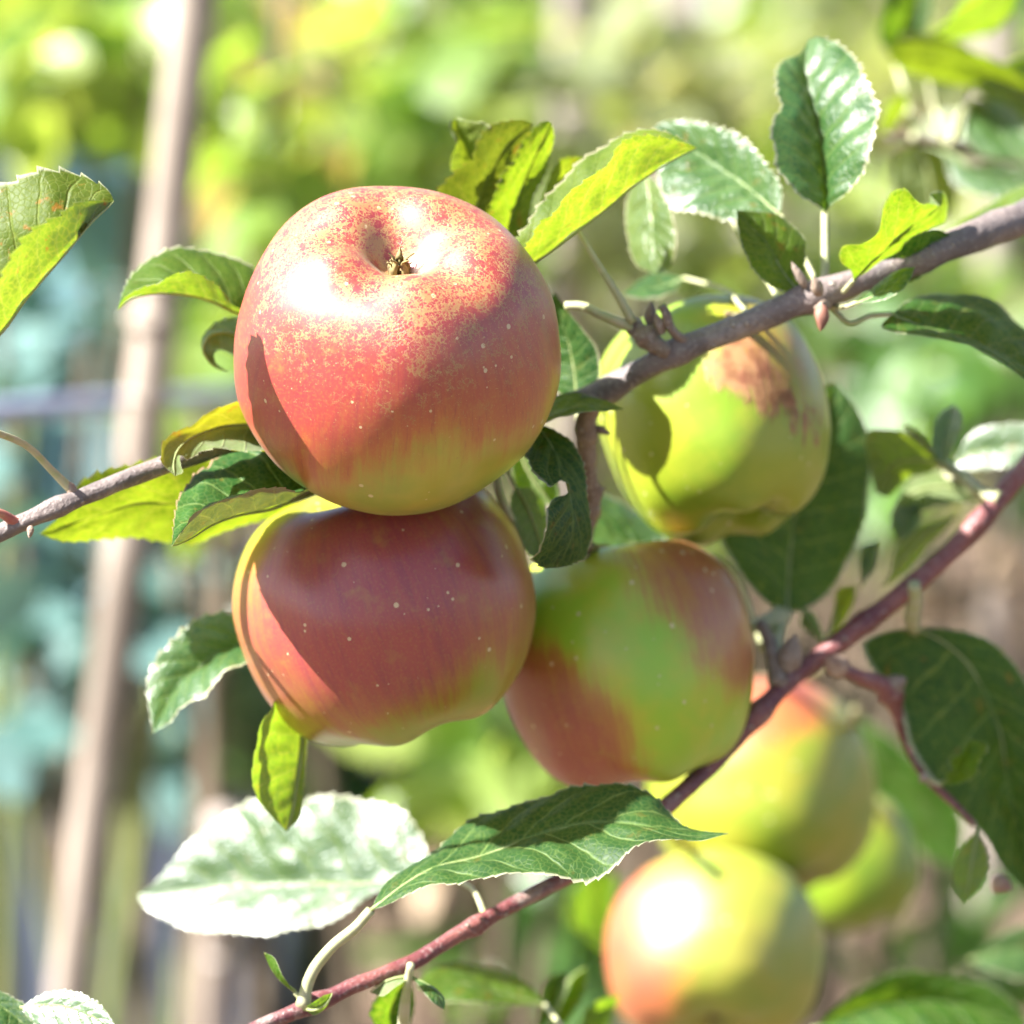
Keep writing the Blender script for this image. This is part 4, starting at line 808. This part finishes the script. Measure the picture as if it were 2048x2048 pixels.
leaf(T2, A=[(790, 1965), (760, 1985)], M=[(820, 1955), (795, 1958), (765, 1968), (742, 1985)], B=[(790, 1975), (765, 1992)], za=[20], zm=[14, 14, 16], zb=[10], mat=M_LEAF_SHINY, teeth=2, tooth=0, seed=38, nt=40)
leaf(T2, A=[(1130, 1990), (1150, 1950)], M=[(1100, 2070), (1115, 2010), (1140, 1960), (1172, 1935)], B=[(1150, 2020), (1175, 1965)], za=[130], zm=[140, 140, 140], zb=[136], mat=M_LEAF_LIGHT, seed=39, nt=40)
leaf(T2, A=[(1080, 2010), (1085, 1970), (1105, 1950)], M=[(1070, 2070), (1090, 2010), (1110, 1960), (1135, 1945)], B=[(1105, 2030), (1130, 1980)], za=[120], zm=[130, 130, 126], zb=[126], mat=M_LEAF_SHINY, seed=40, nt=40)
leaf(T2, A=[(1160, 2060), (1170, 2020), (1200, 2000)], M=[(1130, 2090), (1170, 2050), (1210, 2015), (1240, 1990)], B=[(1190, 2080), (1220, 2040)], za=[130], zm=[140, 140, 140], zb=[150], mat=M_LEAF_LIGHT, seed=41, nt=40)
leaf(T2, A=[(1185, 1890), (1150, 1850), (1140, 1800), (1165, 1760)], M=[(1260, 1920), (1205, 1870), (1185, 1810), (1200, 1740)], B=[(1230, 1860), (1222, 1800), (1230, 1750)], za=[310, 300], zm=[330, 325, 320], zb=[334, 330], mat=M_LEAF, seed=42, nt=60, petiole=[(1300, 1900)], pz=[330, 330])
# right hand side
leaf(T2, A=[(1545, 1212), (1508, 1182), (1468, 1130), (1440, 1080), (1430, 1000), (1480, 880), (1580, 790)], M=[(1574, 1226), (1576, 1170), (1582, 1090), (1592, 1003), (1612, 920), (1640, 840), (1672, 765)], B=[(1610, 1218), (1662, 1182), (1694, 1130), (1722, 1070), (1738, 990), (1744, 890), (1712, 810)],
     za=[100, 96, 100, 112], zm=[106, 110, 114, 122, 130], zb=[116, 122, 126, 128], mat=M_LEAF_DARK, teeth=26, tooth=.03, seed=43, petiole=[(1560, 1250), (1552, 1300), (1560, 1372)], pz=[106, 98, 88, 76], pr=15, nt=110)
leaf(T2, A=[(1850, 895), (1800, 862), (1750, 858)], M=[(1885, 925), (1840, 918), (1790, 925), (1750, 985)], B=[(1860, 945), (1810, 960), (1775, 995)], za=[92], zm=[104, 106, 110, 112], zb=[120], mat=M_LEAF_LIGHT, age=.2, seed=44, nt=60, petiole=[(1920, 950), (1970, 990), (2000, 1000)], pz=[104, 98, 92, 88], pr=14)
leaf(T2, A=[(1862, 900), (1866, 850), (1886, 820)], M=[(1888, 930), (1888, 890), (1896, 850), (1908, 808)], B=[(1904, 900), (1922, 860), (1922, 825)], za=[-2], zm=[0, 0, 0], zb=[-2], glare=(1888, 930, 96, .45), mat=M_LEAF_WHITE, seed=45, nt=60, teeth=10)
leaf(T2, A=[(1830, 860), (1808, 850)], M=[(1880, 925), (1850, 890), (1825, 865), (1802, 850)], B=[(1840, 885), (1815, 870)], za=[100], zm=[104, 100, 100], zb=[96], mat=M_LEAF_LIGHT, age=.9, redrim=1, seed=46, nt=40, teeth=4)
leaf(T2, A=[(1950, 860), (2000, 848), (2060, 850)], M=[(1905, 935), (1950, 905), (2010, 895), (2090, 890)], B=[(1950, 940), (2010, 936), (2060, 925)], za=[-2], zm=[0, 0, 0], zb=[-2], glare=(1905, 935, 130, .4), mat=M_LEAF_WHITE, seed=47, nt=60, petiole=[(1890, 945), (1950, 975)], pz=[125, 110, 92])
leaf(T2, A=[(1870, 940), (1830, 950), (1800, 990)], M=[(1960, 1000), (1890, 975), (1830, 985), (1780, 1030)], B=[(1900, 1010), (1850, 1020), (1810, 1040)], za=[125], zm=[120, 122, 124], zb=[112], mat=M_LEAF, seed=48, nt=60)
leaf(T2, A=[(1820, 1070), (1790, 1100), (1780, 1150)], M=[(1910, 1030), (1860, 1060), (1810, 1110), (1760, 1180)], B=[(1900, 1050), (1870, 1080), (1820, 1140)], za=[110], zm=[120, 118, 118], zb=[130], mat=M_LEAF_LIGHT, age=.25, seed=49, nt=60)
leaf(T2, A=[(1780, 1050), (1790, 1020)], M=[(1800, 1080), (1808, 1050), (1820, 1020), (1834, 1005)], B=[(1830, 1060), (1845, 1025)], za=[0], zm=[0, 0, 0], zb=[0], glare=(1800, 1080, 116, .45), mat=M_LEAF_WHITE, seed=50, nt=40, teeth=6)
leaf(T2, A=[(1720, 1120), (1724, 1095)], M=[(1724, 1170), (1732, 1130), (1740, 1090), (1756, 1080)], B=[(1748, 1140), (1756, 1105)], za=[0], zm=[0, 0, 0], zb=[0], glare=(1724, 1170, 112, .45), mat=M_LEAF_WHITE, seed=51, nt=40, teeth=6)
leaf(T2, A=[(1668, 1220), (1676, 1180)], M=[(1650, 1290), (1672, 1240), (1690, 1190), (1712, 1170)], B=[(1685, 1250), (1708, 1200)], za=[118], zm=[120, 118, 118], zb=[122], mat=M_LEAF_LIGHT, age=.35, seed=52, nt=40, teeth=6)
leaf(T2, A=[(1598, 1240), (1610, 1220)], M=[(1650, 1290), (1630, 1262), (1612, 1236), (1596, 1218)], B=[(1640, 1250), (1622, 1222)], za=[116], zm=[112, 110, 110], zb=[120], mat=M_LEAF, seed=53, nt=40, teeth=6)
tube('leaf_stalk', [(1500, 1255), (1518, 1250), (1545, 1240), (1560, 1225)], [96, 100, 104], [12, 16, 20, 18], M_PETIOLE, T2, n=12)
bud(T2, 1576, 1345, 78, 80, 50, (0.15, 0.95, 0.1), M_SPUR, seed=12)
tube('fruiting_spur', [(1560, 1372), (1548, 1330), (1540, 1290), (1520, 1245)], [76, 84], [22, 17, 14, 12], M_SPUR, T2, n=14, bump=.25)
tube('leaf_stalk', [(1828, 1168), (1830, 1200), (1824, 1235), (1830, 1262)], [78, 84, 92], [13, 15, 17, 11], M_PETIOLE, T2, n=14)
leaf(T2, A=[(1900, 1258), (1980, 1280), (2040, 1340), (2080, 1440), (2100, 1560), (2090, 1680)], M=[(1828, 1256), (1880, 1280), (1930, 1320), (1972, 1390), (2003, 1470), (2016, 1570), (2040, 1670), (2060, 1790)], B=[(1775, 1262), (1722, 1290), (1738, 1330), (1788, 1390), (1810, 1470), (1836, 1524), (1890, 1590), (1936, 1640), (1972, 1675), (2000, 1730)],
     za=[100, 96, 96], zm=[96, 100, 102, 104, 104], zb=[96, 92, 90, 92, 98], mat=M_LEAF_DARK, teeth=34, tooth=.03, seed=54, nt=120, quilt=.04)
leaf(T2, A=[(1890, 1560), (1900, 1530)], M=[(1880, 1570), (1915, 1545), (1930, 1510), (1945, 1478)], B=[(1940, 1560), (1965, 1520), (1975, 1490)], za=[70], zm=[78, 76, 74], zb=[72], mat=M_LEAF_LIGHT, seed=55, nt=60, wave=.2, teeth=8, petiole=[(1850, 1552)], pz=[78, 86])
tube('side_shoot', [(1672, 1330), (1720, 1355), (1776, 1378), (1792, 1420), (1812, 1482), (1850, 1552), (1900, 1600), (1950, 1650)], [78, 86, 96, 90, 86], [14, 16, 20, 12, 11, 9, 8, 6], M_BARK_RED, T2, n=40, bump=.2, seed=5, knots=[(.3, .5, .04)])
bud(T2, 1690, 1345, 80, 60, 50, (-0.6, 0.5, 0.3), M_BUD, seed=14)
bud(T2, 1765, 1385, 88, 64, 50, (0.5, 0.35, 0.4), M_SPUR, seed=15)
bud(T2, 1852, 1550, 84, 24, 18, (-0.5, -0.5, 0.5), M_BUD, seed=16)
bud(T2, 1985, 1760, 92, 44, 40, (0.6, -0.3, 0.3), M_BUD, seed=17)
leaf(T2, A=[(1910, 1720), (1905, 1770)], M=[(1955, 1660), (1945, 1710), (1938, 1760), (1930, 1806)], B=[(1975, 1710), (1966, 1770)], za=[78], zm=[86, 82, 80], zb=[80], mat=M_LEAF_LIGHT, seed=56, nt=50, teeth=8)
leaf(T2, A=[(1780, 1470), (1860, 1540), (1930, 1630), (1930, 1700)], M=[(1690, 1420), (1740, 1500), (1810, 1580), (1870, 1650), (1920, 1740)], B=[(1690, 1500), (1720, 1580), (1790, 1660), (1860, 1720)], za=[430, 430], zm=[440, 442, 442], zb=[454, 452], mat=M_LEAF, seed=57, nt=60)
leaf(T2, A=[(1700, 1990), (1800, 1940), (1900, 1950), (2000, 1980)], M=[(1630, 2060), (1740, 2010), (1860, 2000), (2060, 2050)], B=[(1720, 2090), (1850, 2100), (1980, 2110)], za=[190, 190], zm=[200, 195, 190], zb=[180, 176], mat=M_LEAF, seed=58, nt=60, petiole=[(1560, 2100)], pz=[200, 220])
leaf(T2, A=[(2000, 1870), (2060, 1850)], M=[(1940, 1920), (2010, 1900), (2090, 1900)], B=[(2000, 1950), (2060, 1960)], za=[250], zm=[250, 250, 250], zb=[240], mat=M_LEAF_DARK, seed=59, nt=50)
leaf(T2, A=[(90, 1985), (140, 1980), (190, 2000)], M=[(40, 2015), (110, 2010), (180, 2030), (250, 2080)], B=[(70, 2050), (130, 2070), (190, 2090)], za=[0], zm=[0, 0, 0], zb=[0], glare=(40, 2015, 10, .42), mat=M_LEAF_WHITE, seed=60, nt=60, quilt=.04)
leaf(T2, A=[(20, 1990), (60, 2015), (90, 2050)], M=[(-60, 1960), (0, 2010), (50, 2050), (90, 2100)], B=[(-60, 2020), (-10, 2070), (30, 2110)], za=[16], zm=[20, 16, 10], zb=[10], mat=M_LEAF_DARK, seed=61, nt=60)

# ================================================================== blurred twig, upper right
T3 = empty('apple_twig', P(2150, 360, 260), 'blurred grey twig with bright leaves in the upper right corner', 'branch')
tube('stem', [(2150, 350), (2060, 322), (1980, 312), (1900, 290), (1830, 280), (1770, 272)], [260, 250, 240], [16, 14, 13, 12, 9, 5], bark_material('twig_grey', (0.12, 0.08, 0.07), (0.18, 0.12, 0.10)), T3, n=30, bump=.15)
leaf(T3, A=[(2020, 320), (1960, 310), (1925, 265), (1935, 220)], M=[(2075, 335), (2020, 290), (1985, 245), (1950, 198)], B=[(2070, 280), (2040, 230), (1995, 200)], za=[-4, -4], zm=[0, 2, 0], zb=[-4, -4], glare=(2075, 335, 240, .5), mat=M_LEAF_SHINY, seed=71, nt=60)
leaf(T3, A=[(2020, 140), (1940, 95), (1860, 70), (1800, 72)], M=[(2100, 200), (2000, 158), (1890, 120), (1775, 108)], B=[(2020, 200), (1920, 175), (1830, 150), (1790, 130)], za=[232, 228], zm=[250, 248, 246], zb=[266, 262], mat=M_LEAF_LIGHT, age=.25, seed=72, nt=60, flip=True, petiole=[(2110, 250), (2100, 330)], pz=[250, 250, 255])
leaf(T3, A=[(1890, 45), (1930, 0), (1990, -30)], M=[(1850, 75), (1910, 50), (1970, 20), (2030, -30)], B=[(1920, 78), (1990, 62), (2030, 15)], za=[235], zm=[255, 252, 250], zb=[272], mat=M_LEAF_LIGHT, age=.1, seed=73, nt=60, flip=True, petiole=[(1860, 170), (1890, 285)], pz=[255, 260, 245])
leaf(T3, A=[(1760, 80), (1765, 20), (1790, -30)], M=[(1790, 120), (1805, 60), (1825, 10), (1850, -60)], B=[(1840, 80), (1865, 20)], za=[262], zm=[270, 270, 270], zb=[266], mat=M_LEAF, seed=74, nt=60, petiole=[(1810, 190), (1830, 280)], pz=[270, 260, 240])
leaf(T3, A=[(1980, 150), (2040, 110), (2110, 110)], M=[(1945, 170), (2010, 180), (2070, 205), (2150, 260)], B=[(1990, 220), (2040, 265), (2110, 300)], za=[236], zm=[252, 250, 248], zb=[268], mat=M_LEAF_LIGHT, age=.15, seed=75, nt=60, flip=True, petiole=[(1920, 230), (1900, 290)], pz=[252, 250, 243])
leaf(T3, A=[(1930, 330), (1990, 325), (2060, 345)], M=[(1890, 300), (1950, 340), (2020, 365), (2110, 380)], B=[(1910, 370), (1990, 400), (2060, 410)], za=[-4], zm=[0, 0, 0], zb=[-4], glare=(1890, 300, 245, .4), mat=M_LEAF_SHINY, seed=76, nt=50)
leaf(T3, A=[(1790, 310), (1790, 380), (1830, 430)], M=[(1830, 285), (1850, 330), (1862, 390), (1865, 440)], B=[(1890, 310), (1915, 370), (1900, 430)], za=[240], zm=[245, 245, 245], zb=[256], mat=M_LEAF_LIGHT, age=.3, seed=77, nt=50)
leaf(T3, A=[(1770, 215), (1762, 250)], M=[(1810, 180), (1785, 205), (1765, 240), (1755, 275)], B=[(1815, 215), (1795, 250)], za=[238], zm=[245, 245, 245], zb=[256], mat=M_LEAF_LIGHT, age=.2, seed=78, nt=40)
leaf(T1, A=[(1880, 470), (1960, 420), (2050, 370)], M=[(1850, 500), (1940, 460), (2040, 410), (2120, 360)], B=[(1930, 500), (2020, 460), (2100, 410)], za=[110], zm=[104, 104, 104], zb=[92], mat=M_LEAF_LIGHT, age=.1, seed=29, nt=60)
